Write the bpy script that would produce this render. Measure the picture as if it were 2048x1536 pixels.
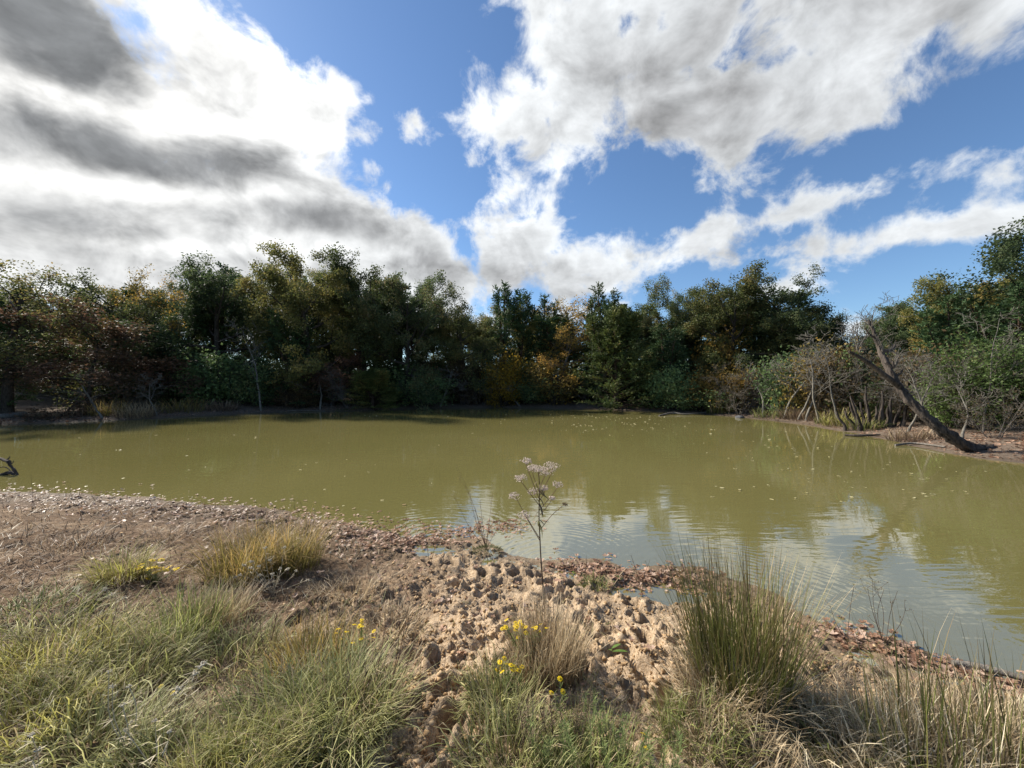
import bpy, math, random
import numpy as np

# ------------------------------------------------------------------ scene, camera, sky, sun
scene = bpy.context.scene
for o in list(bpy.data.objects):
    bpy.data.objects.remove(o)
COL = scene.collection
R = math.radians
EYE = 2.0                    # metres above the water, water at z = 0
FOC = 772.0                  # focal length in pixels of the 2048 px wide photograph
cam_d = bpy.data.cameras.new('camera')
cam = bpy.data.objects.new('camera', cam_d)
COL.objects.link(cam)
cam.location = (0, 0, EYE)
cam.rotation_euler = (R(90), 0, 0)
cam_d.sensor_width = 36.0
cam_d.lens = 36.0 * FOC / 2048.0
cam_d.clip_start = 0.05
cam_d.clip_end = 2000
scene.camera = cam

SUN_AZ = R(-60)              # from +Y, negative = towards -X
SUN_EL = R(37)
SUN_DIR = (math.sin(SUN_AZ) * math.cos(SUN_EL), math.cos(SUN_AZ) * math.cos(SUN_EL), math.sin(SUN_EL))
sun_d = bpy.data.lights.new('sun', 'SUN')
sun_d.energy = 4.4
sun_d.angle = R(4.0)
sun_d.color = (1.0, 0.93, 0.82)
sun = bpy.data.objects.new('sun', sun_d)
COL.objects.link(sun)
sun.location = (-20, 20, 40)
from mathutils import Vector
sun.rotation_euler = Vector(SUN_DIR).to_track_quat('Z', 'Y').to_euler()

vs = scene.view_settings
vs.view_transform = 'Standard'
vs.look = 'None'
vs.exposure = 1.06
vs.gamma = 1.0
vs.use_curve_mapping = False
scene.render.engine = 'CYCLES'
scene.cycles.max_bounces = 8
scene.cycles.diffuse_bounces = 5
scene.cycles.glossy_bounces = 3
scene.cycles.transmission_bounces = 5
scene.cycles.transparent_max_bounces = 4
scene.cycles.sample_clamp_indirect = 6.0
scene.cycles.use_denoising = True


class NT:
    """small helper round a node tree"""
    def __init__(self, tree):
        self.t = tree
        self.t.nodes.clear()

    def n(self, kind, **props):
        nd = self.t.nodes.new(kind)
        for k, v in props.items():
            setattr(nd, k, v)
        return nd

    def set(self, sock, v):
        if v is None:
            return
        if isinstance(v, bpy.types.NodeSocket):
            self.t.links.new(v, sock)
        else:
            sock.default_value = v

    def m(self, op, a=None, b=None, c=None, clamp=False):
        nd = self.n('ShaderNodeMath', operation=op, use_clamp=clamp)
        for i, v in enumerate((a, b, c)):
            self.set(nd.inputs[i], v)
        return nd.outputs[0]

    def vm(self, op, a=None, b=None, scale=None):
        nd = self.n('ShaderNodeVectorMath', operation=op)
        self.set(nd.inputs[0], a)
        self.set(nd.inputs[1], b)
        if scale is not None:
            self.set(nd.inputs['Scale'], scale)
        return nd.outputs['Value'] if op in ('DOT_PRODUCT', 'LENGTH', 'DISTANCE') else nd.outputs[0]

    def noise(self, vec, scale, detail=4.0, rough=0.5, dist=0.0, dims='3D', color=False, lac=2.0):
        nd = self.n('ShaderNodeTexNoise', noise_dimensions=dims)
        self.set(nd.inputs['Vector'], vec)
        self.set(nd.inputs['Scale'], scale)
        self.set(nd.inputs['Detail'], detail)
        self.set(nd.inputs['Roughness'], rough)
        self.set(nd.inputs['Lacunarity'], lac)
        self.set(nd.inputs['Distortion'], dist)
        return nd.outputs['Color' if color else 'Fac']

    def ramp(self, fac, stops, interp='LINEAR'):
        nd = self.n('ShaderNodeValToRGB')
        cr = nd.color_ramp
        cr.interpolation = interp
        while len(cr.elements) < len(stops):
            cr.elements.new(0.5)
        for e, (p, c) in zip(cr.elements, stops):
            e.position = p
            e.color = (*c, 1) if len(c) == 3 else c
        self.set(nd.inputs[0], fac)
        return nd.outputs[0]

    def mr(self, v, a, b, c=0.0, d=1.0, smooth=False):
        nd = self.n('ShaderNodeMapRange', interpolation_type='SMOOTHSTEP' if smooth else 'LINEAR')
        for i, x in enumerate((v, a, b, c, d)):
            self.set(nd.inputs[i], x)
        return nd.outputs[0]

    def mix(self, fac, a, b, blend='MIX'):
        nd = self.n('ShaderNodeMix', data_type='RGBA', blend_type=blend)
        self.set(nd.inputs[0], fac)
        self.set(nd.inputs[6], (*a, 1) if isinstance(a, tuple) and len(a) == 3 else a)
        self.set(nd.inputs[7], (*b, 1) if isinstance(b, tuple) and len(b) == 3 else b)
        return nd.outputs[2]

    def link(self, a, b):
        self.t.links.new(a, b)


def build_world():
    w = bpy.data.worlds.new('World')
    scene.world = w
    w.use_nodes = True
    w.cycles.sampling_method = 'MANUAL'
    w.cycles.sample_map_resolution = 512
    t = NT(w.node_tree)
    out = t.n('ShaderNodeOutputWorld')
    bg = t.n('ShaderNodeBackground')
    t.link(bg.outputs[0], out.inputs[0])
    sky = t.n('ShaderNodeTexSky')
    sky.sky_type = 'NISHITA'
    sky.sun_disc = False
    sky.sun_elevation = SUN_EL
    sky.sun_rotation = SUN_AZ
    sky.altitude = 100
    sky.air_density = 1.0
    sky.dust_density = 0.3
    sky.ozone_density = 3.0
    STR = 0.10
    bg.inputs[1].default_value = STR
    tc = t.n('ShaderNodeTexCoord').outputs['Generated']
    sep = t.n('ShaderNodeSeparateXYZ')
    t.link(tc, sep.inputs[0])
    x, y, z = sep.outputs
    zc = t.m('MAXIMUM', z, 0.045)
    # the cloud layer is a plane overhead: position on it, in units of the cloud base height
    cmb = t.n('ShaderNodeCombineXYZ')
    t.set(cmb.inputs[0], t.m('DIVIDE', x, zc))
    t.set(cmb.inputs[1], t.m('DIVIDE', y, zc))
    p0 = cmb.outputs[0]
    cm2 = t.n('ShaderNodeCombineXYZ')
    zr = t.m('ADD', t.m('MAXIMUM', z, 0.0), 0.22)
    t.set(cm2.inputs[0], t.m('DIVIDE', x, zr))
    t.set(cm2.inputs[1], t.m('DIVIDE', y, zr))
    p1 = cm2.outputs[0]
    wn = t.noise(tc, 5.0, 3.0, 0.55, color=True)
    warp = t.vm('SCALE', t.vm('SUBTRACT', wn, (0.5, 0.5, 0.5)), scale=0.55)
    warp = t.vm('MULTIPLY', warp, (1, 1, 0))
    p = t.vm('ADD', p0, warp)
    # where the cloud banks stand (x, y on the layer, radii, turn, amount)
    def field(banks, start):
        acc = start
        for (cx, cy, rx, ry, rot, amp) in banks:
            mp = t.n('ShaderNodeMapping', vector_type='TEXTURE')
            t.link(p, mp.inputs['Vector'])
            mp.inputs['Location'].default_value = (cx, cy, 0)
            mp.inputs['Rotation'].default_value = (0, 0, R(rot))
            mp.inputs['Scale'].default_value = (rx, ry, 1)
            q = t.vm('DOT_PRODUCT', mp.outputs[0], mp.outputs[0])
            acc = t.m('MULTIPLY_ADD', t.m('POWER', 0.36788, q), amp, acc)
        return acc
    acc = field(CLOUD_BANKS, CLOUD_BASE)
    deep = field(CLOUD_CORES, 0.0)
    acc = t.m('MINIMUM', acc, 0.75)
    # broken cover: large forms on the layer, billows in direction space
    n1 = t.noise(p1, 2.4, 4.0, 0.55)
    n2 = t.noise(tc, 8.5, 11.0, 0.62, 0.25)
    nm = t.noise(t.vm('MULTIPLY', tc, (1.0, 1.0, 1.6)), 4.2, 3.0, 0.5, 0.2)
    dn = t.m('MULTIPLY_ADD', t.m('SUBTRACT', n1, 0.5), 1.0, acc)
    dn = t.m('MULTIPLY_ADD', t.m('SUBTRACT', nm, 0.5), 1.0, dn)
    dl = dn
    dn = t.m('MULTIPLY_ADD', t.m('SUBTRACT', n2, 0.5), 2.5, dn)
    alpha = t.mr(dn, -0.08, 0.42, smooth=True)
    # light through the cloud: bright where thin, grey where thick, brighter round the sun
    sdot = t.vm('DOT_PRODUCT', tc, SUN_DIR)
    near = t.m('POWER', t.m('MAXIMUM', sdot, 0.0), 4.0)
    soft = t.noise(t.vm('MULTIPLY', tc, (1.0, 1.0, 1.9)), 3.1, 5.0, 0.55, 0.4)
    bil = t.noise(t.vm('MULTIPLY', tc, (1.0, 1.0, 1.4)), 7.5, 9.0, 0.60, 0.3)
    # relief: the side turned to the sun is brighter
    off = t.vm('ADD', tc, tuple(0.032 * v for v in SUN_DIR))
    bilb = t.noise(t.vm('MULTIPLY', off, (1.0, 1.0, 1.4)), 7.5, 5.0, 0.58, 0.3)
    th = t.m('MULTIPLY_ADD', t.m('SUBTRACT', soft, 0.5), 2.5, t.m('MULTIPLY', dl, 0.55))
    th = t.m('MULTIPLY_ADD', t.m('SUBTRACT', bil, 0.5), 1.7, th)
    th = t.m('MULTIPLY_ADD', t.m('SUBTRACT', bilb, bil), 1.5, th)
    th = t.m('ADD', th, deep)
    th2 = t.mr(th, -0.40, 1.20, smooth=True)
    mod = t.m('MULTIPLY_ADD', t.m('SUBTRACT', bil, n2), 0.9, 1.0)
    e_v = t.m('MULTIPLY', t.m('MULTIPLY_ADD', near, 0.22, 0.53), mod)
    mod2 = t.m('MULTIPLY_ADD', t.m('SUBTRACT', bilb, bil), -1.6, 1.0)
    c_v = t.m('MULTIPLY', t.m('MULTIPLY_ADD', near, -0.085, 0.215), mod2)
    edge = t.mix(near, (0.93, 0.97, 1.0), (1.0, 0.985, 0.95))
    core = t.mix(near, (0.97, 0.98, 1.0), (0.92, 0.96, 1.0))
    ce = t.vm('SCALE', edge, scale=e_v)
    cc = t.vm('SCALE', core, scale=c_v)
    cl = t.mix(th2, ce, cc)
    cl = t.vm('SCALE', cl, scale=1.0 / STR)
    blue = t.mix(1.0, sky.outputs[0], SKY_TINT, 'MULTIPLY')
    col = t.mix(alpha, blue, cl)
    # below the horizon: plain dull ground light
    hz = t.mr(z, -0.02, 0.01)
    col = t.mix(hz, (0.8, 0.75, 0.6), col)
    t.link(col, bg.inputs[0])


SKY_TINT = (0.58, 0.67, 0.74)
CLOUD_BASE = -0.22
CLOUD_BANKS = [
    # bank on the sun side
    (-1.45, 1.15, 0.66, 0.75, 0, 0.75),
    (-1.70, 2.0, 1.05, 0.75, 0, 0.75),
    (-1.40, 2.85, 0.85, 0.85, 0, 0.75),
    (-3.4, 3.0, 1.5, 1.7, 0, 0.7),
    (-2.4, 4.4, 1.9, 1.1, 0, 0.7),
    (-5.5, 4.6, 2.5, 2.2, 0, 0.7),
    (-4.0, 7.0, 4.5, 2.5, 0, 0.6),
    (-0.80, 3.3, 0.32, 0.6, 15, 0.45),
    (-3.2, 0.9, 1.2, 0.9, 0, 0.5),
    (-1.9, 3.4, 1.2, 0.9, 0, 0.35),
    (-1.2, 1.75, 0.5, 0.35, 0, 0.3),
    # blue lane
    (-0.42, 1.0, 0.30, 0.55, -6, -0.8),
    (-0.44, 2.0, 0.17, 0.85, -3, -0.8),
    (-0.64, 1.40, 0.13, 0.24, 10, 0.80),
    (-0.38, 1.52, 0.12, 0.22, 10, 0.80),
    # high middle bank
    (0.25, 0.85, 0.42, 0.45, 0, 0.7),
    (0.95, 0.85, 0.60, 0.50, 0, 0.75),
    (0.10, 1.75, 0.32, 0.50, 0, 0.7),
    (0.62, 1.35, 0.42, 0.40, 20, 0.6),
    (1.22, 1.40, 0.34, 0.32, 0, 0.55),
    (0.10, 2.6, 0.26, 0.50, 0, 0.65),
    (0.80, 1.17, 0.13, 0.11, 0, -0.75),
    (0.58, 1.20, 0.10, 0.09, 0, -0.65),
    (0.26, 1.10, 0.08, 0.07, 0, -0.5),
    (0.62, 1.72, 0.10, 0.16, 0, -0.4),
    # low row over the trees
    (-0.62, 3.3, 0.30, 0.7, 0, 0.75),
    (-0.06, 3.6, 0.24, 0.7, 0, 0.7),
    (0.75, 3.7, 0.50, 0.8, -20, 0.75),
    (1.20, 2.9, 0.50, 0.50, -30, 0.66),
    (1.55, 2.35, 0.40, 0.40, -35, 0.6),
    (1.85, 1.95, 0.34, 0.22, -38, 0.5),
    (2.40, 2.85, 0.60, 0.42, -25, 0.58),
    (2.90, 2.40, 0.55, 0.36, -25, 0.5),
    (2.6, 4.2, 0.7, 0.4, 0, 0.45),
    # blue to the right
    (0.72, 2.15, 0.24, 0.26, -20, -0.6),
    (1.75, 1.50, 0.20, 0.45, -10, -0.5),
    (2.0, 3.7, 0.5, 0.6, 0, -0.5),
]
# where the banks are thick enough to look grey from below
CLOUD_CORES = [
    (-1.72, 1.62, 0.55, 0.28, 0, 0.62),
    (-1.16, 1.10, 0.26, 0.13, 0, 0.65),
    (-1.10, 2.35, 0.36, 0.32, 0, 0.60),
    (-2.70, 2.35, 0.80, 0.35, 0, 0.45),
    (-1.40, 3.30, 0.70, 0.35, 0, 0.25),
    (-0.92, 1.25, 0.10, 0.12, 0, 0.40),
    (0.50, 1.42, 0.26, 0.15, 10, 0.50),
    (0.16, 1.70, 0.10, 0.18, 0, 0.45),
    (1.00, 1.00, 0.45, 0.16, 0, 0.40),
    (-0.62, 3.0, 0.20, 0.35, 0, 0.35),
    (-1.45, 1.38, 0.7, 0.09, 12, -0.6),
    (-1.75, 2.0, 0.9, 0.14, 8, -0.45),
    (-1.9, 2.85, 1.0, 0.2, 5, -0.4),
]
build_world()

# ------------------------------------------------------------------ helpers
RNG = np.random.default_rng(7)
random.seed(7)


def tag(o, label=None, cat=None, group=None, kind=None):
    if label:
        o['label'] = label
    if cat:
        o['category'] = cat
    if group:
        o['group'] = group
    if kind:
        o['kind'] = kind
    return o


def make_mesh(name, V, F, mats=(), smooth=False, attrs=None, mat_idx=None):
    """V (n,3), F list of face arrays (m,3) and/or (k,4)"""
    if isinstance(F, np.ndarray):
        F = [F]
    F = [f for f in F if len(f)]
    me = bpy.data.meshes.new(name)
    me.vertices.add(len(V))
    me.vertices.foreach_set('co', np.ascontiguousarray(V, dtype=np.float32).ravel())
    loops = np.concatenate([f.ravel() for f in F]).astype(np.int32)
    sizes = np.concatenate([np.full(len(f), f.shape[1], dtype=np.int32) for f in F])
    starts = np.concatenate([[0], np.cumsum(sizes)[:-1]]).astype(np.int32)
    me.loops.add(len(loops))
    me.loops.foreach_set('vertex_index', loops)
    me.polygons.add(len(sizes))
    me.polygons.foreach_set('loop_start', starts)
    if smooth:
        me.polygons.foreach_set('use_smooth', np.ones(len(sizes), dtype=bool))
    for m in mats if isinstance(mats, (list, tuple)) else [mats]:
        me.materials.append(m)
    if mat_idx is not None:
        me.polygons.foreach_set('material_index', np.asarray(mat_idx, dtype=np.int32))
    for k, v in (attrs or {}).items():
        a = me.attributes.new(k, 'FLOAT', 'POINT')
        a.data.foreach_set('value', np.ascontiguousarray(v, dtype=np.float32))
    me.update(calc_edges=True)
    return me


def obj(name, me, parent=None, loc=None, rz=0.0, scale=None):
    o = bpy.data.objects.new(name, me)
    COL.objects.link(o)
    if parent is not None:
        o.parent = parent
    if loc is not None:
        o.location = loc
    if rz:
        o.rotation_euler = (0, 0, rz)
    if scale is not None:
        o.scale = scale
    return o


class Geo:
    """collects vertices, faces and a per-vertex value t"""
    def __init__(self):
        self.V, self.T3, self.T4, self.A = [], [], [], []
        self.n = 0

    def add(self, V, F, t=None):
        V = np.asarray(V, dtype=float).reshape(-1, 3)
        F = np.asarray(F, dtype=np.int64)
        (self.T3 if F.shape[1] == 3 else self.T4).append(F + self.n)
        self.V.append(V)
        self.A.append(np.zeros(len(V)) if t is None else np.broadcast_to(np.asarray(t, float), (len(V),)))
        self.n += len(V)

    def mesh(self, name, mat, smooth=False):
        V = np.concatenate(self.V)
        F = []
        if self.T3:
            F.append(np.concatenate(self.T3))
        if self.T4:
            F.append(np.concatenate(self.T4))
        return make_mesh(name, V, F, [mat], smooth, {'along': np.concatenate(self.A)})


def norm(a):
    return a / np.maximum(np.linalg.norm(a, axis=-1, keepdims=True), 1e-9)


def tubes(geo, segs, sides=5, t=None):
    """segs: rows of (p0, p1, t0, t1, r0, r1) as an (n,14) array -> prisms"""
    S = np.asarray(segs, dtype=float)
    if len(S) == 0:
        return
    p0, p1, d0, d1, r0, r1 = S[:, 0:3], S[:, 3:6], norm(S[:, 6:9]), norm(S[:, 9:12]), S[:, 12], S[:, 13]
    d = norm(p1 - p0)
    ref = np.where(np.abs(d[:, 2:3]) < 0.85, np.array([[0, 0, 1.0]]), np.array([[1.0, 0, 0]]))
    n = len(S)
    ang = np.arange(sides) * 2 * np.pi / sides
    rings = []
    for p, dd, r in ((p0, d0, r0), (p1, d1, r1)):
        u = norm(np.cross(dd, ref))
        v = np.cross(dd, u)
        ring = p[:, None, :] + r[:, None, None] * (np.cos(ang)[None, :, None] * u[:, None, :] + np.sin(ang)[None, :, None] * v[:, None, :])
        rings.append(ring)
    V = np.concatenate(rings, axis=1).reshape(-1, 3)
    base = (np.arange(n) * 2 * sides)[:, None, None]
    k = np.arange(sides)
    q = np.stack([k, (k + 1) % sides, (k + 1) % sides + sides, k + sides], axis=1)[None]
    F = (base + q).reshape(-1, 4)
    geo.add(V, F, None if t is None else np.repeat(t, 2 * sides))


def poly_segs(pts, radii):
    """a polyline with radii -> segment rows"""
    P = np.asarray(pts, dtype=float)
    r = np.asarray(radii, dtype=float)
    T = np.empty_like(P)
    T[1:-1] = P[2:] - P[:-2]
    T[0] = P[1] - P[0]
    T[-1] = P[-1] - P[-2]
    return np.concatenate([P[:-1], P[1:], T[:-1], T[1:], r[:-1, None], r[1:, None]], axis=1)


def smooth_line(pts, n=6):
    """Catmull-Rom through the given points"""
    P = np.asarray(pts, float)
    Q = np.concatenate([[2 * P[0] - P[1]], P, [2 * P[-1] - P[-2]]])
    out = []
    for i in range(1, len(Q) - 2):
        for s in np.linspace(0, 1, n, endpoint=False):
            a, b, c, d = Q[i - 1], Q[i], Q[i + 1], Q[i + 2]
            out.append(0.5 * ((2 * b) + (c - a) * s + (2 * a - 5 * b + 4 * c - d) * s * s + (3 * b - a - 3 * c + d) * s ** 3))
    out.append(P[-1])
    return np.array(out)


# noise for the terrain
def _hash(ix, iy, seed):
    h = (ix.astype(np.int64) * 374761393 + iy.astype(np.int64) * 668265263 + seed * 974634777) & 0xFFFFFFFF
    h = ((h ^ (h >> 13)) * 1274126177) & 0xFFFFFFFF
    return (h ^ (h >> 16)) & 0xFFFFFFFF


def gnoise(x, y, seed=0):
    ix, iy = np.floor(x), np.floor(y)
    fx, fy = x - ix, y - iy
    sx, sy = fx * fx * fx * (fx * (fx * 6 - 15) + 10), fy * fy * fy * (fy * (fy * 6 - 15) + 10)

    def g(ox, oy):
        a = _hash(ix + ox, iy + oy, seed) / 4294967295.0 * 2 * np.pi
        return np.cos(a) * (fx - ox) + np.sin(a) * (fy - oy)
    n00, n10, n01, n11 = g(0, 0), g(1, 0), g(0, 1), g(1, 1)
    return ((n00 * (1 - sx) + n10 * sx) * (1 - sy) + (n01 * (1 - sx) + n11 * sx) * sy) * 1.5


def fbm(x, y, octaves=4, seed=0, rough=0.5):
    s, a = 0.0, 1.0
    for i in range(octaves):
        s = s + a * gnoise(x * 2 ** i + 17.3 * i, y * 2 ** i - 9.1 * i, seed + i)
        a *= rough
    return s


def sstep(a, b, x):
    t = np.clip((x - a) / (b - a), 0, 1)
    return t * t * (3 - 2 * t)


# ------------------------------------------------------------------ materials
def material(name):
    m = bpy.data.materials.new(name)
    m.use_nodes = True
    t = NT(m.node_tree)
    out = t.n('ShaderNodeOutputMaterial')
    return m, t, out


def principled(t, out, color, rough=0.8, normal=None, spec=0.3, ior=1.45):
    b = t.n('ShaderNodeBsdfPrincipled')
    t.set(b.inputs['Base Color'], (*color, 1) if isinstance(color, tuple) else color)
    t.set(b.inputs['Roughness'], rough)
    b.inputs['Specular IOR Level'].default_value = spec
    b.inputs['IOR'].default_value = ior
    if normal is not None:
        t.link(normal, b.inputs['Normal'])
    t.link(b.outputs[0], out.inputs[0])
    return b


def leaf_mat(name, stops, trans=0.35, noise_scale=0.6, rough=0.6, spec=0.25, mixn=0.55):
    """leaves: each leaf its own tone from a ramp, drifting over the crown; some light passes through"""
    m, t, out = material(name)
    rnd = t.n('ShaderNodeNewGeometry').outputs['Random Per Island']
    pos = t.n('ShaderNodeNewGeometry').outputs['Position']
    nz = t.noise(pos, noise_scale, 3.0, 0.6)
    nz = t.mr(nz, 0.3, 0.7)
    f = t.m('ADD', t.m('MULTIPLY', rnd, 1 - mixn), t.m('MULTIPLY', nz, mixn))
    orn = t.n('ShaderNodeObjectInfo').outputs['Random']
    f = t.m('ADD', f, t.m('MULTIPLY', t.m('SUBTRACT', orn, 0.5), 0.35), clamp=True)
    col = t.ramp(f, stops)
    col = t.vm('SCALE', col, scale=t.mr(t.m('FRACT', t.m('MULTIPLY', orn, 5.7)), 0, 1, 0.8, 1.3))
    b = t.n('ShaderNodeBsdfPrincipled')
    t.link(col, b.inputs['Base Color'])
    b.inputs['Roughness'].default_value = rough
    b.inputs['Specular IOR Level'].default_value = spec
    tr = t.n('ShaderNodeBsdfTranslucent')
    t.link(col, tr.inputs[0])
    mx = t.n('ShaderNodeMixShader')
    mx.inputs[0].default_value = trans
    t.link(b.outputs[0], mx.inputs[1])
    t.link(tr.outputs[0], mx.inputs[2])
    t.link(mx.outputs[0], out.inputs[0])
    return m


def bark_mat(name, dark, light, scale=6.0):
    m, t, out = material(name)
    pos = t.n('ShaderNodeTexCoord').outputs['Object']
    mp = t.n('ShaderNodeMapping')
    t.link(pos, mp.inputs[0])
    mp.inputs['Scale'].default_value = (1, 1, 0.25)
    nz = t.noise(mp.outputs[0], scale * 3, 5.0, 0.65)
    nz2 = t.noise(pos, scale * 0.25, 3.0, 0.5)
    f = t.m('ADD', t.m('MULTIPLY', nz, 0.6), t.m('MULTIPLY', nz2, 0.4))
    col = t.ramp(f, [(0.36, dark), (0.62, light)])
    bp = t.n('ShaderNodeBump')
    bp.inputs['Strength'].default_value = 0.9
    bp.inputs['Distance'].default_value = 0.03
    t.link(nz, bp.inputs['Height'])
    principled(t, out, col, 0.9, bp.outputs[0], 0.15)
    return m


def blade_mat(name, root, mid, tip, trans=0.3, var=0.35, dead=0.3):
    """grass blades: colour runs from root to tip, and each blade has its own tone"""
    m, t, out = material(name)
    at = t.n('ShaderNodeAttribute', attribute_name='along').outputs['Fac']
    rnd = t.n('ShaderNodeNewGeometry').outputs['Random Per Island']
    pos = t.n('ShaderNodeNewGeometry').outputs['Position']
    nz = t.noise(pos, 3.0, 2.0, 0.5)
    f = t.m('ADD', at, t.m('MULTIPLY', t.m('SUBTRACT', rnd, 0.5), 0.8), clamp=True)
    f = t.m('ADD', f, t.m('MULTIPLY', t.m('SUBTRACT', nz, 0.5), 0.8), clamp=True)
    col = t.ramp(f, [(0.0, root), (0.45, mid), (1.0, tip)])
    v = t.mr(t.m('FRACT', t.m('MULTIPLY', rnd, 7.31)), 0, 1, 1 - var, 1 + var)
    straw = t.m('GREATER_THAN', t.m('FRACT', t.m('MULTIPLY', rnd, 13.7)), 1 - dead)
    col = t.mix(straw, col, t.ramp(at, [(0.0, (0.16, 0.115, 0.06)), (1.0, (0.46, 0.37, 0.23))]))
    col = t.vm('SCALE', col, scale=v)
    b = t.n('ShaderNodeBsdfPrincipled')
    t.link(col, b.inputs['Base Color'])
    b.inputs['Roughness'].default_value = 0.55
    b.inputs['Specular IOR Level'].default_value = 0.3
    tr = t.n('ShaderNodeBsdfTranslucent')
    t.link(col, tr.inputs[0])
    mx = t.n('ShaderNodeMixShader')
    mx.inputs[0].default_value = trans
    t.link(b.outputs[0], mx.inputs[1])
    t.link(tr.outputs[0], mx.inputs[2])
    t.link(mx.outputs[0], out.inputs[0])
    return m


# ------------------------------------------------------------------ the pond outline and the ground
def onplane(px, py, z=0.0):
    k = (EYE - z) * FOC / (py - 768.0)
    return ((px - 1024.0) / FOC * k, k)


near_px = [(2048, 1392), (1950, 1352), (1850, 1312), (1700, 1272), (1620, 1236), (1540, 1190), (1440, 1165), (1400, 1140), (1330, 1134), (1250, 1150),
           (1180, 1122), (1085, 1122), (1010, 1112), (960, 1085), (880, 1085), (800, 1080), (760, 1068), (700, 1052), (620, 1042), (560, 1022),
           (420, 1012), (300, 1000), (150, 990), (0, 985)]
far_px = [(0, 850), (120, 846), (250, 840), (450, 829), (600, 823), (720, 822), (850, 817), (1000, 815), (1150, 818), (1300, 823), (1400, 828),
          (1480, 834), (1600, 848), (1700, 864), (1800, 884), (1900, 906), (1960, 917), (2048, 926)]
NEAR = [(7.5, 1.2), (5.0, 1.9)] + [onplane(*p) for p in near_px] + [(-12.5, 7.4), (-17.0, 8.0), (-24.0, 9.5)]
FAR = [(-31.0, 12.0), (-33.0, 17.0), (-29.5, 20.0)] + [onplane(*p) for p in far_px] + [(14.5, 8.6), (15.0, 6.0), (13.0, 3.0), (10.0, 1.5)]
POND = np.array(NEAR + FAR)


def seg_dist(X, Y, pts, closed):
    P = np.array(pts)
    n = len(P)
    best = np.full(X.shape, 1e9)
    inside = np.zeros(X.shape, bool)
    for i in range(n if closed else n - 1):
        a, b = P[i], P[(i + 1) % n]
        dx, dy = b - a
        L = dx * dx + dy * dy
        t = np.clip(((X - a[0]) * dx + (Y - a[1]) * dy) / L, 0, 1)
        d = np.hypot(X - a[0] - t * dx, Y - a[1] - t * dy)
        best = np.minimum(best, d)
        if closed:
            c = (a[1] > Y) != (b[1] > Y)
            with np.errstate(divide='ignore', invalid='ignore'):
                xi = a[0] + (Y - a[1]) / (dy if dy != 0 else 1e-9) * dx
            inside ^= c & (X < xi)
    return best, inside


def steps(start, stop, s0, grow):
    out, x, s = [], start, s0
    while abs(x - start) < abs(stop - start):
        x += s if stop > start else -s
        s *= grow
        out.append(x)
    return out


gx = np.concatenate([np.array(steps(-6.0, -420, 0.045, 1.055))[::-1], np.arange(-6.0, -3.4, 0.028), np.arange(-3.4, 3.6, 0.017), np.arange(3.6, 5.6, 0.03), np.array(steps(5.6, 420, 0.045, 1.055))])
yy, y0 = [], 1.15
while y0 < 8.2:
    yy.append(y0)
    y0 += 0.012 + 0.0045 * (y0 - 1.15)
gy = np.concatenate([np.array(steps(1.15, -420, 0.03, 1.12))[::-1], np.array(yy), np.array(steps(yy[-1], 420, 0.055, 1.035))])
GX, GY = np.meshgrid(gx, gy, indexing='xy')
dist, inside = seg_dist(GX, GY, POND, True)
dn_, _ = seg_dist(GX, GY, NEAR, False)
df_, _ = seg_dist(GX, GY, FAR, False)
nearw = sstep(-2.0, 2.0, df_ - dn_)
wob = 0.10 * fbm(GX * 1.1, GY * 1.1, 4, 5) * sstep(0.0, 1.0, nearw) + 0.18 * fbm(GX * 0.5, GY * 0.5, 4, 9) * (1 - nearw)
sd = np.where(inside, -dist, dist) + wob
out_near = 0.012 + 0.47 * (np.clip(sd, 0, 4.5) / 4.2) ** 1.35
out_far = 0.02 + 0.10 * sstep(0, 0.7, sd) + 0.25 * sstep(0, 3.5, sd) + 0.02 * np.clip(sd - 2, 0, 25) + 2.2 * sstep(5.0, 22.0, sd)
H = np.where(sd > 0, out_near * nearw + out_far * (1 - nearw), 0.012 + 0.16 * np.clip(sd, -5, 0))
# trampled clay: lumps, clods and hoof prints on the near bank
mud = nearw * sstep(-0.6, 0.25, sd) * sstep(-12, -3, GY - 0) * (1 - sstep(9.0, 12.0, np.hypot(GX, GY)))
clay = np.exp(-(((GX - 0.35) / 1.55) ** 2)) * sstep(6.5, 4.5, GY) * nearw + 0.5 * np.exp(-(((GX - 2.0) / 1.2) ** 2 + ((GY - 2.6) / 1.0) ** 2))
clay = np.clip(clay + 0.35 * fbm(GX * 1.3, GY * 1.3, 3, 31), 0, 1)
lum = 0.035 * fbm(GX * 2.1, GY * 2.1, 3, 11) * mud
rid = 1 - np.abs(fbm(GX * 5.0, GY * 5.0, 3, 21, 0.6))
var = 0.35 + 0.9 * sstep(-0.5, 0.5, fbm(GX * 1.7 + 4, GY * 1.7, 3, 91))
lum = lum + 0.048 * (rid - 0.62) * mud * (0.65 + 0.35 * clay) * var
rid2 = 1 - np.abs(gnoise(GX * 14, GY * 14, 41)) * 1.6
lum = lum + 0.013 * (rid2 - 0.5) * mud * (0.5 + 0.5 * clay) * var
rid3 = np.abs(gnoise(GX * 24 + 3 * lum * 20, GY * 24, 45))
lum = lum + 0.016 * (0.5 - rid3 * 1.4) * mud
lum = lum + 0.013 * fbm(GX * 38, GY * 38, 2, 51) * mud
H = H + lum * sstep(-0.3, 0.35, sd)
rp = np.random.default_rng(4)
PITS = []
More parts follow.
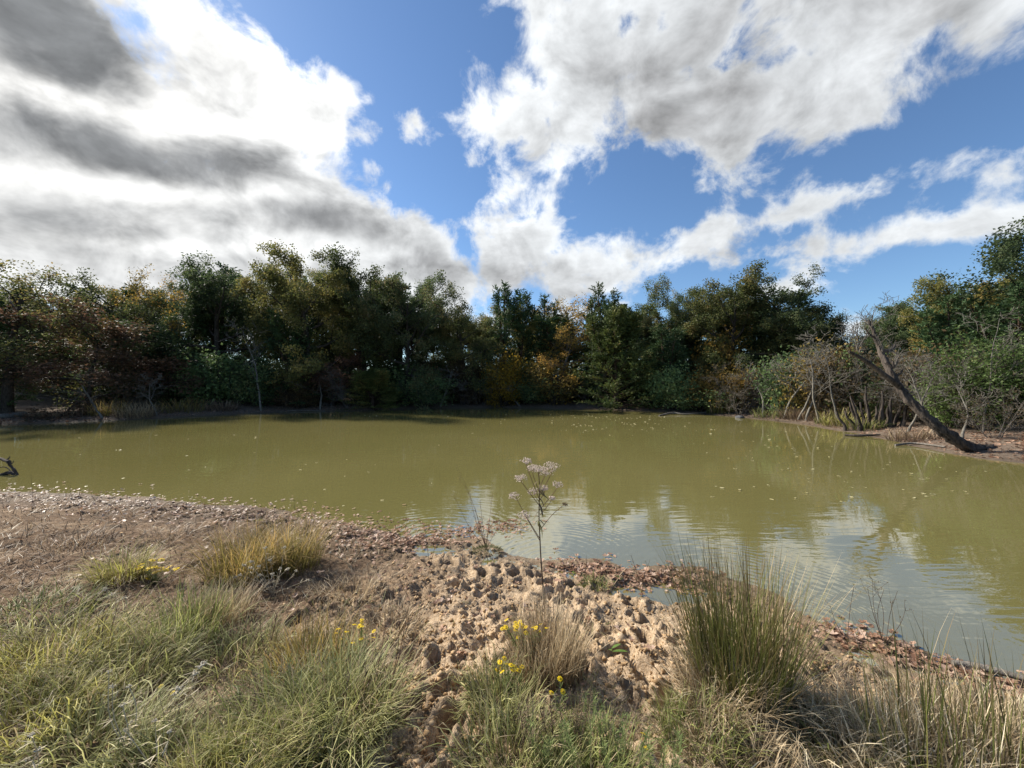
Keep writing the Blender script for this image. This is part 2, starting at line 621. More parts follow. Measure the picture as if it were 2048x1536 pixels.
for k in range(420):
    while True:
        px_, py_ = rp.uniform(-3.6, 3.4), rp.uniform(1.3, 6.0)
        if rp.random() < math.exp(-((px_ - 0.6) / 1.5) ** 2) + 0.07:
            break
    PITS.append((px_, py_, rp.uniform(0.035, 0.085), rp.uniform(0.03, 0.085), rp.uniform(0, 3.14), rp.uniform(1.0, 1.6)))
for (cx, cy, r, dep, rot, asp) in PITS:
    i0, i1 = np.searchsorted(gx, [cx - 4 * r, cx + 4 * r])
    j0, j1 = np.searchsorted(gy, [cy - 4 * r, cy + 4 * r])
    if i1 - i0 < 2 or j1 - j0 < 2:
        continue
    X, Y = GX[j0:j1, i0:i1] - cx, GY[j0:j1, i0:i1] - cy
    a = (X * math.cos(rot) + Y * math.sin(rot)) / asp
    b = -X * math.sin(rot) + Y * math.cos(rot)
    q = np.sqrt(a * a + b * b) / r * (1 + 0.35 * gnoise(X * 9 + cx * 7, Y * 9 + cy * 5, 3))
    prof = -dep * (1 - sstep(0.55, 1.05, q)) + 0.40 * dep * np.exp(-((q - 1.25) / 0.32) ** 2)
    H[j0:j1, i0:i1] += prof * mud[j0:j1, i0:i1] * sstep(-0.05, 0.5, sd[j0:j1, i0:i1])
H = H + (1 - nearw) * sstep(0.1, 1.5, sd) * (0.05 * fbm(GX * 0.9, GY * 0.9, 4, 61) + 0.012 * fbm(GX * 6, GY * 6, 2, 71))


# shallow puddles behind the waterline
for (px_, py_, rad, dep) in ((900, 1098, .22, .07), (980, 1118, .10, .04), (850, 1092, .25, .06), (1290, 1185, .22, .09), (1350, 1180, .25, .09), (1240, 1168, .2, .06), (1390, 1195, .18, .08), (1160, 1140, .16, .05), (500, 1035, .3, .05), (1720, 1300, .12, .05), (1700, 1400, .10, .07)):
    q_ = onplane(px_, py_, 0.04)
    rr_ = np.hypot(GX - q_[0], (GY - q_[1]) * 1.4)
    w_ = np.exp(-(rr_ / rad) ** 2) * (0.75 + 0.5 * fbm(GX * 4, GY * 4, 2, 95))
    H = H - dep * w_ * sstep(-0.1, 0.3, sd)


def gsample(A, x, y):
    i = int(np.clip(np.searchsorted(gx, x) - 1, 0, len(gx) - 2))
    j = int(np.clip(np.searchsorted(gy, y) - 1, 0, len(gy) - 2))
    u = (x - gx[i]) / (gx[i + 1] - gx[i])
    v = (y - gy[j]) / (gy[j + 1] - gy[j])
    return float((A[j, i] * (1 - u) + A[j, i + 1] * u) * (1 - v) + (A[j + 1, i] * (1 - u) + A[j + 1, i + 1] * u) * v)


def gz(x, y):
    return gsample(H, x, y)


def gz_many(x, y):
    i = np.clip(np.searchsorted(gx, x) - 1, 0, len(gx) - 2)
    j = np.clip(np.searchsorted(gy, y) - 1, 0, len(gy) - 2)
    u = (x - gx[i]) / (gx[i + 1] - gx[i])
    v = (y - gy[j]) / (gy[j + 1] - gy[j])
    return (H[j, i] * (1 - u) + H[j, i + 1] * u) * (1 - v) + (H[j + 1, i] * (1 - u) + H[j + 1, i + 1] * u) * v


def field_many(A, x, y):
    i = np.clip(np.searchsorted(gx, x) - 1, 0, len(gx) - 2)
    j = np.clip(np.searchsorted(gy, y) - 1, 0, len(gy) - 2)
    return A[j, i]


def ground_at(px, py):
    """where the line of sight through a photo pixel meets the bank"""
    dx, dz = (px - 1024.0) / FOC, (768.0 - py) / FOC
    d = 1.2
    while d < 60:
        if EYE + dz * d <= max(gz(dx * d, d), 0.0):
            break
        d += 0.01 + 0.002 * d
    return (dx * d, d, max(gz(dx * d, d), 0.0))


def at_depth(px, py, d):
    return np.array([(px - 1024.0) / FOC * d, d, EYE + (768.0 - py) / FOC * d])


nyr, nxr = GX.shape
idx = np.arange(nyr * nxr).reshape(nyr, nxr)
quads = np.stack([idx[:-1, :-1], idx[:-1, 1:], idx[1:, 1:], idx[1:, :-1]], axis=-1).reshape(-1, 4)
V = np.stack([GX, GY, H], axis=-1).reshape(-1, 3)


def ground_material():
    m, t, out = material('clay_ground')
    pos = t.n('ShaderNodeNewGeometry').outputs['Position']
    cl = t.n('ShaderNodeAttribute', attribute_name='clay').outputs['Fac']
    nr = t.n('ShaderNodeAttribute', attribute_name='near').outputs['Fac']
    wet = t.n('ShaderNodeAttribute', attribute_name='wet').outputs['Fac']
    n_l = t.noise(pos, 2.2, 5.0, 0.6)
    n_f = t.noise(pos, 30.0, 7.0, 0.72)
    n_s = t.noise(pos, 90.0, 3.0, 0.6)
    f = t.m('ADD', t.m('MULTIPLY', n_f, 0.65), t.m('MULTIPLY', n_s, 0.35))
    c_clay = t.ramp(f, [(0.30, (0.16, 0.105, 0.060)), (0.44, (0.37, 0.265, 0.165)), (0.57, (0.53, 0.405, 0.275)), (0.72, (0.66, 0.545, 0.40))])
    c_thatch = t.ramp(f, [(0.30, (0.05, 0.032, 0.021)), (0.48, (0.13, 0.086, 0.055)), (0.62, (0.225, 0.158, 0.10)), (0.78, (0.35, 0.262, 0.175))])
    k = t.m('ADD', cl, t.m('MULTIPLY', t.m('SUBTRACT', n_l, 0.5), 1.4), clamp=True)
    c_near = t.mix(k, c_thatch, c_clay)
    n_b = t.noise(pos, 7.0, 6.0, 0.7)
    c_far = t.ramp(t.m('ADD', t.m('MULTIPLY', n_b, 0.6), t.m('MULTIPLY', f, 0.4)), [(0.33, (0.055, 0.042, 0.031)), (0.48, (0.14, 0.105, 0.078)), (0.60, (0.24, 0.185, 0.14)), (0.72, (0.36, 0.29, 0.225))])
    col = t.mix(nr, c_far, c_near)
    col = t.mix(t.m('MULTIPLY', wet, 0.8), col, t.mix(0.35, (0.07, 0.055, 0.038), col, 'MIX'))
    bp = t.n('ShaderNodeBump')
    bp.inputs['Strength'].default_value = 0.9
    bp.inputs['Distance'].default_value = 0.03
    t.link(f, bp.inputs['Height'])
    rough = t.mr(wet, 0, 1, 0.95, 0.7)
    principled(t, out, col, rough, bp.outputs[0], 0.12)
    return m


wet = np.maximum((1 - sstep(0.0, 0.10, H)) * (1 - sstep(1.2, 2.2, sd)), 1 - sstep(0.05, 0.55, sd))
me = make_mesh('ground', V, quads, [ground_material()], True, {'clay': clay.ravel(), 'near': nearw.ravel(), 'wet': wet.ravel()})
ground = tag(obj('ground', me), kind='structure')


def water_material():
    m, t, out = material('muddy_water')
    pos = t.n('ShaderNodeNewGeometry').outputs['Position']
    n1 = t.noise(pos, 0.13, 3.0, 0.5)
    col = t.ramp(n1, [(0.3, (0.138, 0.125, 0.042)), (0.7, (0.170, 0.151, 0.058))])
    mp = t.n('ShaderNodeMapping')
    t.link(pos, mp.inputs[0])
    mp.inputs['Scale'].default_value = (0.55, 1.7, 1)
    mp.inputs['Rotation'].default_value = (0, 0, R(-8))
    w1 = t.noise(mp.outputs[0], 3.2, 2.0, 0.5, 0.3)
    w2 = t.noise(mp.outputs[0], 0.9, 2.0, 0.5)
    h = t.m('ADD', t.m('MULTIPLY', w1, 0.0022), t.m('MULTIPLY', w2, 0.0045))
    # rings spreading from a few spots where something touched the water
    for (cx, cy, lam, amp, rad) in RINGS:
        d = t.m('MULTIPLY_ADD', t.m('SUBTRACT', w2, 0.5), 0.45, t.vm('DISTANCE', pos, (cx, cy, 0.0)))
        s = t.m('SINE', t.m('MULTIPLY', d, 6.2832 / lam))
        fall = t.m('POWER', 0.36788, t.m('POWER', t.m('DIVIDE', d, rad), 2.0))
        h = t.m('MULTIPLY_ADD', t.m('MULTIPLY', s, fall), amp, h)
    bp = t.n('ShaderNodeBump')
    bp.inputs['Strength'].default_value = 1.0
    bp.inputs['Distance'].default_value = 1.0
    mp2 = t.n('ShaderNodeMapping')
    t.link(pos, mp2.inputs[0])
    mp2.inputs['Scale'].default_value = (0.9, 5.5, 1)
    mp2.inputs['Rotation'].default_value = (0, 0, R(6))
    w3 = t.noise(mp2.outputs[0], 2.2, 1.0, 0.4, 0.5)
    sy = t.n('ShaderNodeSeparateXYZ')
    t.link(pos, sy.inputs[0])
    shore = t.mr(sy.outputs[1], 3.0, 10.0, 1.0, 0.12, True)
    patchy = t.mr(t.noise(pos, 0.45, 2.0, 0.5), 0.40, 0.62)
    h = t.m('MULTIPLY_ADD', t.m('MULTIPLY', w3, t.m('MULTIPLY', shore, patchy)), 0.0036, h)
    t.link(h, bp.inputs['Height'])
    b = principled(t, out, col, 0.02, bp.outputs[0], 0.5, 3.4)
    return m


RINGS = []
for (px_, py_, lam, amp, rad) in ((1100, 1120, 0.095, 0.0005, 1.0), (640, 1045, 0.13, 0.0005, 1.8), (870, 1078, 0.13, 0.0006, 1.6), (1500, 1190, 0.085, 0.0005, 1.1), (1640, 1240, 0.095, 0.0004, 1.1), (150, 985, 0.18, 0.0007, 2.0)):
    q = onplane(px_, py_)
    RINGS.append((q[0], q[1], lam, amp, rad))
wx0, wx1, wy0, wy1 = -36.0, 18.0, 0.9, 36.0
me = make_mesh('pond_water', np.array([(wx0, wy0, 0), (wx1, wy0, 0), (wx1, wy1, 0), (wx0, wy1, 0)], float), np.array([[0, 1, 2, 3]]), [water_material()])
water = tag(obj('pond_water', me), kind='structure')

# ------------------------------------------------------------------ trees
M_OAK_BARK = bark_mat('oak_bark', (0.022, 0.018, 0.014), (0.085, 0.072, 0.058))
M_CEDAR_BARK = bark_mat('cedar_bark', (0.03, 0.02, 0.014), (0.10, 0.07, 0.05))
M_GREY_BARK = bark_mat('grey_bark', (0.07, 0.062, 0.052), (0.20, 0.18, 0.155))
M_PALE_BARK = bark_mat('pale_bark', (0.095, 0.087, 0.072), (0.22, 0.205, 0.175))
M_DEAD_BARK = bark_mat('dead_bark', (0.018, 0.015, 0.012), (0.105, 0.086, 0.072), 6.0)
M_OAK = leaf_mat('oak_leaves', [(0.10, (0.039, 0.058, 0.020)), (0.45, (0.100, 0.124, 0.043)), (0.72, (0.176, 0.173, 0.059)), (0.95, (0.308, 0.211, 0.074))], 0.5)
M_OAKY = leaf_mat('oak_leaves_olive', [(0.10, (0.067, 0.085, 0.025)), (0.45, (0.169, 0.178, 0.055)), (0.75, (0.260, 0.223, 0.067)), (0.95, (0.365, 0.245, 0.074))], 0.5)
M_OAKD = leaf_mat('oak_leaves_dark', [(0.10, (0.035, 0.058, 0.025)), (0.50, (0.081, 0.116, 0.047)), (0.80, (0.154, 0.168, 0.067)), (0.95, (0.251, 0.189, 0.084))], 0.5)
M_RUSSET = leaf_mat('russet_leaves', [(0.10, (0.075, 0.065, 0.030)), (0.40, (0.14, 0.085, 0.050)), (0.70, (0.21, 0.115, 0.070)), (0.95, (0.33, 0.17, 0.10))], 0.4)
M_YELLOW = leaf_mat('yellow_leaves', [(0.10, (0.120, 0.085, 0.012)), (0.45, (0.300, 0.190, 0.020)), (0.75, (0.420, 0.270, 0.030)), (0.95, (0.500, 0.300, 0.050))], 0.45)
M_OCHRE = leaf_mat('ochre_leaves', [(0.10, (0.113, 0.104, 0.030)), (0.45, (0.246, 0.179, 0.042)), (0.75, (0.434, 0.264, 0.056)), (0.95, (0.566, 0.320, 0.085))], 0.4)
M_GREENSH = leaf_mat('green_shrub_leaves', [(0.10, (0.070, 0.114, 0.048)), (0.50, (0.141, 0.208, 0.075)), (0.80, (0.224, 0.294, 0.106)), (0.95, (0.352, 0.352, 0.141))], 0.4)
M_PALEGREEN = leaf_mat('pale_green_leaves', [(0.10, (0.050, 0.085, 0.022)), (0.50, (0.105, 0.165, 0.045)), (0.80, (0.170, 0.230, 0.075)), (0.95, (0.260, 0.270, 0.120))], 0.45)
M_CEDAR = leaf_mat('cedar_foliage', [(0.10, (0.025, 0.049, 0.021)), (0.50, (0.055, 0.100, 0.038)), (0.80, (0.094, 0.146, 0.049)), (0.95, (0.177, 0.166, 0.058))], 0.2)
M_CEDARY = leaf_mat('cedar_foliage_golden', [(0.10, (0.042, 0.066, 0.021)), (0.50, (0.104, 0.142, 0.038)), (0.80, (0.187, 0.187, 0.049)), (0.95, (0.312, 0.229, 0.066))], 0.25)
M_BRUSH = leaf_mat('brush_leaves', [(0.10, (0.045, 0.036, 0.018)), (0.50, (0.108, 0.077, 0.036)), (0.80, (0.171, 0.117, 0.054)), (0.95, (0.108, 0.126, 0.045))], 0.4)


def rvec(rg):
    v = [rg.gauss(0, 1) for _ in range(3)]
    l = math.sqrt(sum(a * a for a in v)) + 1e-9
    return [a / l for a in v]


def unit(v):
    l = math.sqrt(v[0] * v[0] + v[1] * v[1] + v[2] * v[2]) + 1e-9
    return [v[0] / l, v[1] / l, v[2] / l]


def deflect(rg, d, ang, az=None):
    """turn direction d by ang about a random (or given) azimuth"""
    ref = [0, 0, 1] if abs(d[2]) < 0.9 else [1, 0, 0]
    u = unit([d[1] * ref[2] - d[2] * ref[1], d[2] * ref[0] - d[0] * ref[2], d[0] * ref[1] - d[1] * ref[0]])
    w = [d[1] * u[2] - d[2] * u[1], d[2] * u[0] - d[0] * u[2], d[0] * u[1] - d[1] * u[0]]
    a = rg.uniform(0, 2 * math.pi) if az is None else az
    c, s = math.cos(ang), math.sin(ang)
    return unit([d[i] * c + (u[i] * math.cos(a) + w[i] * math.sin(a)) * s for i in range(3)])


class Skeleton:
    def __init__(self, seed):
        self.rg = random.Random(seed)
        self.segs = []       # rows of 14
        self.lv = []         # level of each row
        self.sites = []      # (pos, dir, level, t)

    def branch(self, p, d, L, r0, r1, nseg, wander, up, level):
        rg = self.rg
        pts, rad, dirs = [list(p)], [r0], [list(d)]
        step = L / nseg
        for i in range(nseg):
            rv = rvec(rg)
            d = unit([d[k] + wander * rv[k] + (up if k == 2 else 0) for k in range(3)])
            p = [p[k] + d[k] * step for k in range(3)]
            pts.append(p)
            dirs.append(d)
            rad.append(r0 + (r1 - r0) * (i + 1) / nseg)
        rows = poly_segs(pts, rad)
        self.segs.append(rows)
        self.lv.append(np.full(len(rows), level))
        for i in range(1, len(pts)):
            self.sites.append((pts[i], dirs[i], level, i / nseg))
        return pts, rad, dirs

    def along(self, br, t):
        pts, rad, dirs = br
        f = t * (len(pts) - 1)
        i = min(int(f), len(pts) - 2)
        u = f - i
        return [pts[i][k] * (1 - u) + pts[i + 1][k] * u for k in range(3)], dirs[min(i + 1, len(dirs) - 1)], rad[i] * (1 - u) + rad[i + 1] * u


def wood_mesh(name, sk, mat, rmin=0.006, thick_sides=7):
    geo = Geo()
    S = np.concatenate(sk.segs)
    S[:, 12:14] = np.maximum(S[:, 12:14], rmin)
    big = S[:, 12] > 0.05
    mid = (S[:, 12] > 0.018) & ~big
    tubes(geo, S[big], thick_sides)
    tubes(geo, S[mid], 4)
    tubes(geo, S[~big & ~mid], 3)
    return geo.mesh(name, mat, True)


def leaf_cards(geo, P, rng, size, sizevar=0.4, aspect=0.55, flat=0.3, D=None, fold=0.25):
    """each leaf a folded rhomb of two triangles"""
    n = len(P)
    if n == 0:
        return
    a = rng.normal(size=(n, 3))
    a[:, 2] *= (1 - flat)
    if D is not None:
        a = a * 0.6 + D
    a = norm(a)
    nn = rng.normal(size=(n, 3))
    nn[:, 2] += flat * 2
    b = norm(np.cross(nn, a))
    c = np.cross(a, b)
    L = size * (1 + sizevar * rng.uniform(-1, 1, n))[:, None]
    W = L * aspect * 0.5
    p0 = P
    p2 = P + a * L
    m = P + a * L * 0.5
    p1 = m + b * W + c * W * fold
    p3 = m - b * W + c * W * fold
    V = np.stack([p0, p1, p2, p3], axis=1).reshape(-1, 3)
    k = np.arange(n)[:, None] * 4
    F = np.concatenate([k + np.array([[0, 1, 2]]), k + np.array([[0, 2, 3]])], axis=1).reshape(-1, 3)
    geo.add(V, F, 0.0)


def broadleaf(seed, height=11.0, spread=1.0, trunk=0.30, clear=0.20, limbs=14, leaves=56, leaf=0.14, density=1.0, mat=M_OAK, bark=M_OAK_BARK, cl=0.36, gnarl=0.24, forks=(8, 7), fill=1.0):
    """post-oak like: short crooked bole, wide wandering limbs, clumped leaves"""
    sk = Skeleton(seed)
    rg = sk.rg
    rng = np.random.default_rng(seed + 1000)
    H = height
    tr = sk.branch([0, 0, -0.25], unit([rg.uniform(-.12, .12), rg.uniform(-.12, .12), 1]), H * 0.80, trunk, trunk * 0.22, 9, 0.10, 0.06, 0)
    az = rg.uniform(0, 6.28)
    P = []
    for i in range(limbs):
        t = clear + (0.98 - clear) * (i + rg.uniform(0, 0.6)) / limbs
        p, d, r = sk.along(tr, min(t, 0.99))
        az += 2.4 + rg.uniform(-0.5, 0.5)
        u = (t - clear) / (1 - clear)
        ang = R(84 - 40 * u + rg.uniform(-10, 10))
        dd = deflect(rg, [0, 0, 1], ang, az)
        L = H * spread * (0.48 - 0.14 * u) * rg.uniform(0.75, 1.15)
        lb = sk.branch(p, dd, L, r * 0.62, 0.022, 7, gnarl, 0.03, 1)
        for j in range(forks[0]):
            tt = 0.25 + 0.75 * (j + rg.uniform(0, 0.8)) / forks[0]
            p2, d2, r2 = sk.along(lb, min(tt, 0.99))
            dd2 = deflect(rg, d2, R(rg.uniform(28, 70)))
            L2 = L * rg.uniform(0.26, 0.48) * (1.2 - 0.5 * tt)
            b2 = sk.branch(p2, dd2, L2, max(r2 * 0.5, 0.016), 0.009, 4, gnarl * 1.2, 0.03, 2)
            for k in range(forks[1]):
                t3 = 0.2 + 0.8 * (k + rg.random()) / forks[1]
                p3, d3, r3 = sk.along(b2, min(t3, 0.99))
                dd3 = deflect(rg, d3, R(rg.uniform(25, 75)))
                b3 = sk.branch(p3, dd3, rg.uniform(0.30, 0.62), 0.010, 0.006, 2, 0.3, 0.05, 3)
                if rg.random() < density:
                    nl = int(leaves * rg.uniform(0.4, 1.4))
                    for q in range(nl):
                        s = rg.random()
                        c = b3[0][1] if s < 0.5 else b3[0][2]
                        v = rvec(rg)
                        rr = cl * 1.45 * rg.random() ** 0.5
                        P.append((c[0] + v[0] * rr, c[1] + v[1] * rr, c[2] + v[2] * rr * 0.75))
    geo = Geo()
    leaf_cards(geo, np.array(P), rng, leaf, aspect=0.66)
    return wood_mesh('trunk', sk, bark), geo.mesh('crown', mat)


def cedar(seed, height=9.0, radius=2.2, mat=M_CEDAR, tops=3, base=0.03, n=120, dens=1.0, power=0.75):
    """juniper: a cone of upswept sprays with feathery spires"""
    sk = Skeleton(seed)
    rg = sk.rg
    rng = np.random.default_rng(seed + 2000)
    tr = sk.branch([0, 0, -0.2], [0, 0, 1], height * 0.98, 0.16, 0.012, 10, 0.03, 0.05, 0)
    leaders = [tr]
    for i in range(tops - 1):
        p, d, r = sk.along(tr, rg.uniform(0.25, 0.6))
        dd = deflect(rg, [0, 0, 1], R(rg.uniform(14, 28)))
        L = (height - p[2]) * rg.uniform(0.72, 0.92)
        leaders.append(sk.branch(p, dd, L, r * 0.7, 0.012, 7, 0.05, 0.16, 0))
    P, D = [], []

    def spray(p, d, L):
        m = max(3, int(L / 0.07))
        for q in range(m):
            s = (q + rg.random()) / m
            c = [p[k] + d[k] * L * s for k in range(3)]
            for z in range(2):
                e = deflect(rg, d, R(rg.uniform(15, 55)))
                e = unit([e[0], e[1], e[2] + 0.25])
                P.append(c)
                D.append(e)
    for li, lead in enumerate(leaders):
        nn = n if li == 0 else int(n * 0.45)
        lo = base if li == 0 else 0.25
        for i in range(nn):
            t = lo + (1 - lo) * (i + rg.random()) / nn
            p, d, r = sk.along(lead, min(t, 0.995))
            hfrac = max(0.0, min(1.0, p[2] / height))
            Rr = radius * (1 - hfrac) ** power * rg.uniform(0.6, 1.12) + 0.12
            if li:
                Rr *= 0.6
            ang = R(94 - 66 * hfrac ** 0.8 + rg.uniform(-12, 12))
            dd = deflect(rg, [0, 0, 1], ang, rg.uniform(0, 6.283))
            b = sk.branch(p, dd, Rr, 0.03 * (1 - hfrac) + 0.008, 0.005, 4, 0.12, 0.06, 1)
            ns = max(2, int(Rr / 0.20 * dens))
            for j in range(ns):
                tt = 0.25 + 0.75 * (j + rg.random()) / ns
                p2, d2, _ = sk.along(b, min(tt, 0.99))
                e = deflect(rg, d2, R(rg.uniform(20, 60)))
                e = unit([e[0], e[1], e[2] + 0.3])
                spray(p2, e, rg.uniform(0.22, 0.5) * (0.6 + 0.4 * min(1, Rr)))
            spray(b[0][-2], b[2][-1], 0.4)
        spray(lead[0][-2], lead[2][-1], 0.5)
    geo = Geo()
    leaf_cards(geo, np.array(P), rng, 0.17, 0.45, 0.32, 0.0, np.array(D) * 1.8, 0.4)
    return wood_mesh('trunk', sk, M_CEDAR_BARK), geo.mesh('crown', mat)


def bare(seed, height=5.0, stems=1, r=0.05, lean=0.12, first=0.3, nb=9, forks=(6, 5), bark=M_GREY_BARK, wander=0.16, spread=0.45, leaves=0, leaf=0.07, mat=M_BRUSH, rmin=0.005, arch=0.03):
    """leafless sapling or many-stemmed shrub"""
    sk = Skeleton(seed)
    rg = sk.rg
    rng = np.random.default_rng(seed + 3000)
    P = []
    for s in range(stems):
        a = rg.uniform(0, 6.283)
        ln = lean * (1 if stems == 1 else rg.uniform(0.3, 1.6))
        d = unit([math.cos(a) * ln, math.sin(a) * ln, 1])
        o = 0.0 if stems == 1 else 0.22 * math.sqrt(rg.random()) * (1 + stems * 0.03)
        h = height * (1 if stems == 1 else rg.uniform(0.6, 1.05))
        st = sk.branch([math.cos(a) * o, math.sin(a) * o, -0.12], d, h, r * rg.uniform(0.7, 1.1), 0.008, 9, wander * 0.7, arch, 0)
        for i in range(nb):
            t = first + (1 - first) * (i + rg.random()) / nb
            p, dd, rr = sk.along(st, min(t, 0.98))
            e = deflect(rg, dd, R(rg.uniform(30, 75)))
            L = h * spread * (1.15 - 0.75 * t) * rg.uniform(0.6, 1.1)
            b = sk.branch(p, e, L, rr * 0.55, 0.006, 6, wander * 1.3, 0.04, 1)
            for j in range(forks[0]):
                tt = 0.2 + 0.8 * (j + rg.random()) / forks[0]
                p2, d2, r2 = sk.along(b, min(tt, 0.98))
                e2 = deflect(rg, d2, R(rg.uniform(25, 65)))
                b2 = sk.branch(p2, e2, L * rg.uniform(0.25, 0.5), max(0.006, r2 * 0.5), 0.004, 3, 0.22, 0.03, 2)
                for k in range(forks[1]):
                    p3, d3, _ = sk.along(b2, min(0.2 + 0.8 * (k + rg.random()) / forks[1], 0.98))
                    e3 = deflect(rg, d3, R(rg.uniform(25, 60)))
                    b3 = sk.branch(p3, e3, rg.uniform(0.12, 0.34), 0.005, 0.003, 2, 0.25, 0.03, 3)
                    for q in range(leaves if rg.random() < 0.7 else 0):
                        c = b3[0][rg.choice((1, 2))]
                        P.append((c[0] + rg.gauss(0, .07), c[1] + rg.gauss(0, .07), c[2] + rg.gauss(0, .06)))
    geo = None
    if P:
        geo = Geo()
        leaf_cards(geo, np.array(P), rng, leaf)
    return wood_mesh('trunk', sk, bark, rmin, 6), (geo.mesh('crown', mat) if geo else None)


def bush(seed, radius=1.3, height=1.8, mat=M_GREENSH, leaf=0.10, stems=9, leaves=16, bark=M_OAK_BARK, cl=0.16):
    sk = Skeleton(seed)
    rg = sk.rg
    rng = np.random.default_rng(seed + 4000)
    P = []
    for s in range(stems):
        a = rg.uniform(0, 6.283)
        ln = rg.uniform(0.05, 1.1) * radius / height
        st = sk.branch([0.12 * math.cos(a), 0.12 * math.sin(a), -0.1], unit([math.cos(a) * ln, math.sin(a) * ln, 1]), height * rg.uniform(0.7, 1.05), 0.03, 0.008, 6, 0.14, 0.02, 0)
        for i in range(9):
            p, dd, rr = sk.along(st, 0.15 + 0.84 * (i + rg.random()) / 9)
            e = deflect(rg, dd, R(rg.uniform(30, 80)))
            b = sk.branch(p, e, radius * rg.uniform(0.25, 0.6), 0.012, 0.005, 4, 0.2, 0.03, 1)
            for j in range(5):
                p2, d2, _ = sk.along(b, 0.2 + 0.79 * (j + rg.random()) / 5)
                e2 = deflect(rg, d2, R(rg.uniform(25, 70)))
                b2 = sk.branch(p2, e2, rg.uniform(0.15, 0.35), 0.006, 0.004, 2, 0.25, 0.03, 2)
                for q in range(int(leaves * rg.uniform(0.4, 1.4))):
                    c = b2[0][rg.choice((1, 2))]
                    P.append((c[0] + rg.gauss(0, cl), c[1] + rg.gauss(0, cl), c[2] + rg.gauss(0, cl)))
    geo = Geo()
    leaf_cards(geo, np.array(P), rng, leaf)
    return wood_mesh('stems', sk, bark, 0.005, 5), geo.mesh('foliage', mat)


PROTO = {}


def proto(key, fn, **kw):
    PROTO[key] = fn(**kw)
    return PROTO[key]


def extent(me):
    n = len(me.vertices)
    a = np.empty(n * 3, dtype=np.float32)
    me.vertices.foreach_get('co', a)
    a = a.reshape(-1, 3)
    lo, hi = np.percentile(a, 0.5, axis=0), np.percentile(a, 99.5, axis=0)
    hi[2] = np.percentile(a[:, 2], 99.97)
    return lo, hi


EXT = {}


def plant_tree(name, key, px, d, top, width_px, label, cat='tree', group=None, rz=None, recolor=None, min_sd=None, names=('trunk', 'crown')):
    """a tree standing at depth d on the bank, fitted to the height and spread it has in the photo"""
    wood, crown = PROTO[key]
    ref = crown or wood
    if key not in EXT:
        EXT[key] = extent(ref)
    lo, hi = EXT[key]
    if rz is None:
        rz = random.uniform(0, 6.283)
    d += float(np.interp(px, [0, 450, 600, 740, 850, 1000, 1150, 1300, 1400, 1480, 1600], [0, 0.8, 1.5, 2.5, 3.0, 4.0, 3.5, 1.5, 1.2, 0.4, 0]))
    while gsample(sd, (px - 1024.0) / FOC * d, d) < (2.2 if px < 480 and min_sd is None else (min_sd or 0.45)):
        d += 0.1
    x = (px - 1024.0) / FOC * d
    z0 = gz(x, d)
    ztop = EYE + (768.0 - top) / FOC * d
    sz = (ztop - z0) / hi[2]
    w = width_px / FOC * d
    sx = w / (0.5 * ((hi[0] - lo[0]) + (hi[1] - lo[1])))
    e = bpy.data.objects.new(name, None)
    COL.objects.link(e)
    e.empty_display_size = 0.2
    e.location = (x, d, z0)
    e.rotation_euler = (0, 0, rz)
    e.scale = (sx, sx, sz)
    obj(names[0], wood, e)
    if crown:
        obj(names[1], crown, e)
    tag(e, label, cat, group)
    return e

# prototypes
proto('oak_a', broadleaf, seed=11, mat=M_OAKD, spread=1.05, density=0.88)
proto('oak_b', broadleaf, seed=12, mat=M_OAKY, spread=1.0)
proto('oak_c', broadleaf, seed=13, mat=M_OAK, spread=0.95, density=0.88)
proto('oak_d', broadleaf, seed=14, mat=M_OAKD, spread=1.15, clear=0.25, gnarl=0.28, density=0.9)
proto('oak_open', broadleaf, seed=15, mat=M_OAK, spread=0.95, density=0.8, leaves=30, clear=0.22)
proto('oak_sparse', broadleaf, seed=16, mat=M_OCHRE, spread=0.8, density=0.6, leaves=16, leaf=0.14, clear=0.22, bark=M_GREY_BARK)
proto('oak_russet', broadleaf, seed=17, height=6.5, mat=M_RUSSET, spread=1.15, density=0.85, leaves=26, clear=0.15, trunk=0.12, leaf=0.13)
proto('cedar_a', cedar, seed=21, tops=4)
proto('cedar_b', cedar, seed=22, tops=3, radius=1.9, mat=M_CEDAR)
proto('cedar_spire', cedar, seed=23, tops=3, radius=1.5, power=0.9, n=100)
proto('cedar_gold', cedar, seed=24, height=8.0, tops=5, radius=2.7, mat=M_CEDARY, n=210, base=0.01)
proto('bare_a', bare, seed=31, height=7.0, bark=M_PALE_BARK, r=0.085, first=0.35, nb=10, rmin=0.008, forks=(5, 4))
proto('bare_b', bare, seed=32, height=5.0, bark=M_PALE_BARK, r=0.055, rmin=0.008, forks=(5, 3))
proto('bare_c', bare, seed=33, height=4.0, bark=M_PALE_BARK, r=0.06, nb=8, wander=0.2, rmin=0.009, forks=(5, 3), first=0.42)
proto('thicket_a', bare, seed=34, height=4.5, stems=7, r=0.035, lean=0.4, nb=7, forks=(5, 4), first=0.2, leaves=1, rmin=0.007)
proto('thicket_b', bare, seed=35, height=4.0, stems=9, r=0.03, lean=0.5, nb=6, forks=(5, 4), first=0.15, leaves=1, arch=0.0, rmin=0.007)
proto('thicket_c', bare, seed=36, height=3.5, stems=6, r=0.028, lean=0.55, nb=7, forks=(5, 5), first=0.15, leaves=3, arch=-0.02)
proto('bush_green', bush, seed=41, mat=M_GREENSH)
proto('bush_green2', bush, seed=42, mat=M_GREENSH, radius=1.6, height=2.2, leaves=12)
proto('bush_pale', bush, seed=43, mat=M_PALEGREEN, radius=1.5, height=3.0, stems=12, leaves=14)
proto('bush_yellow', bush, seed=44, mat=M_YELLOW, radius=1.5, height=2.0, leaves=15)
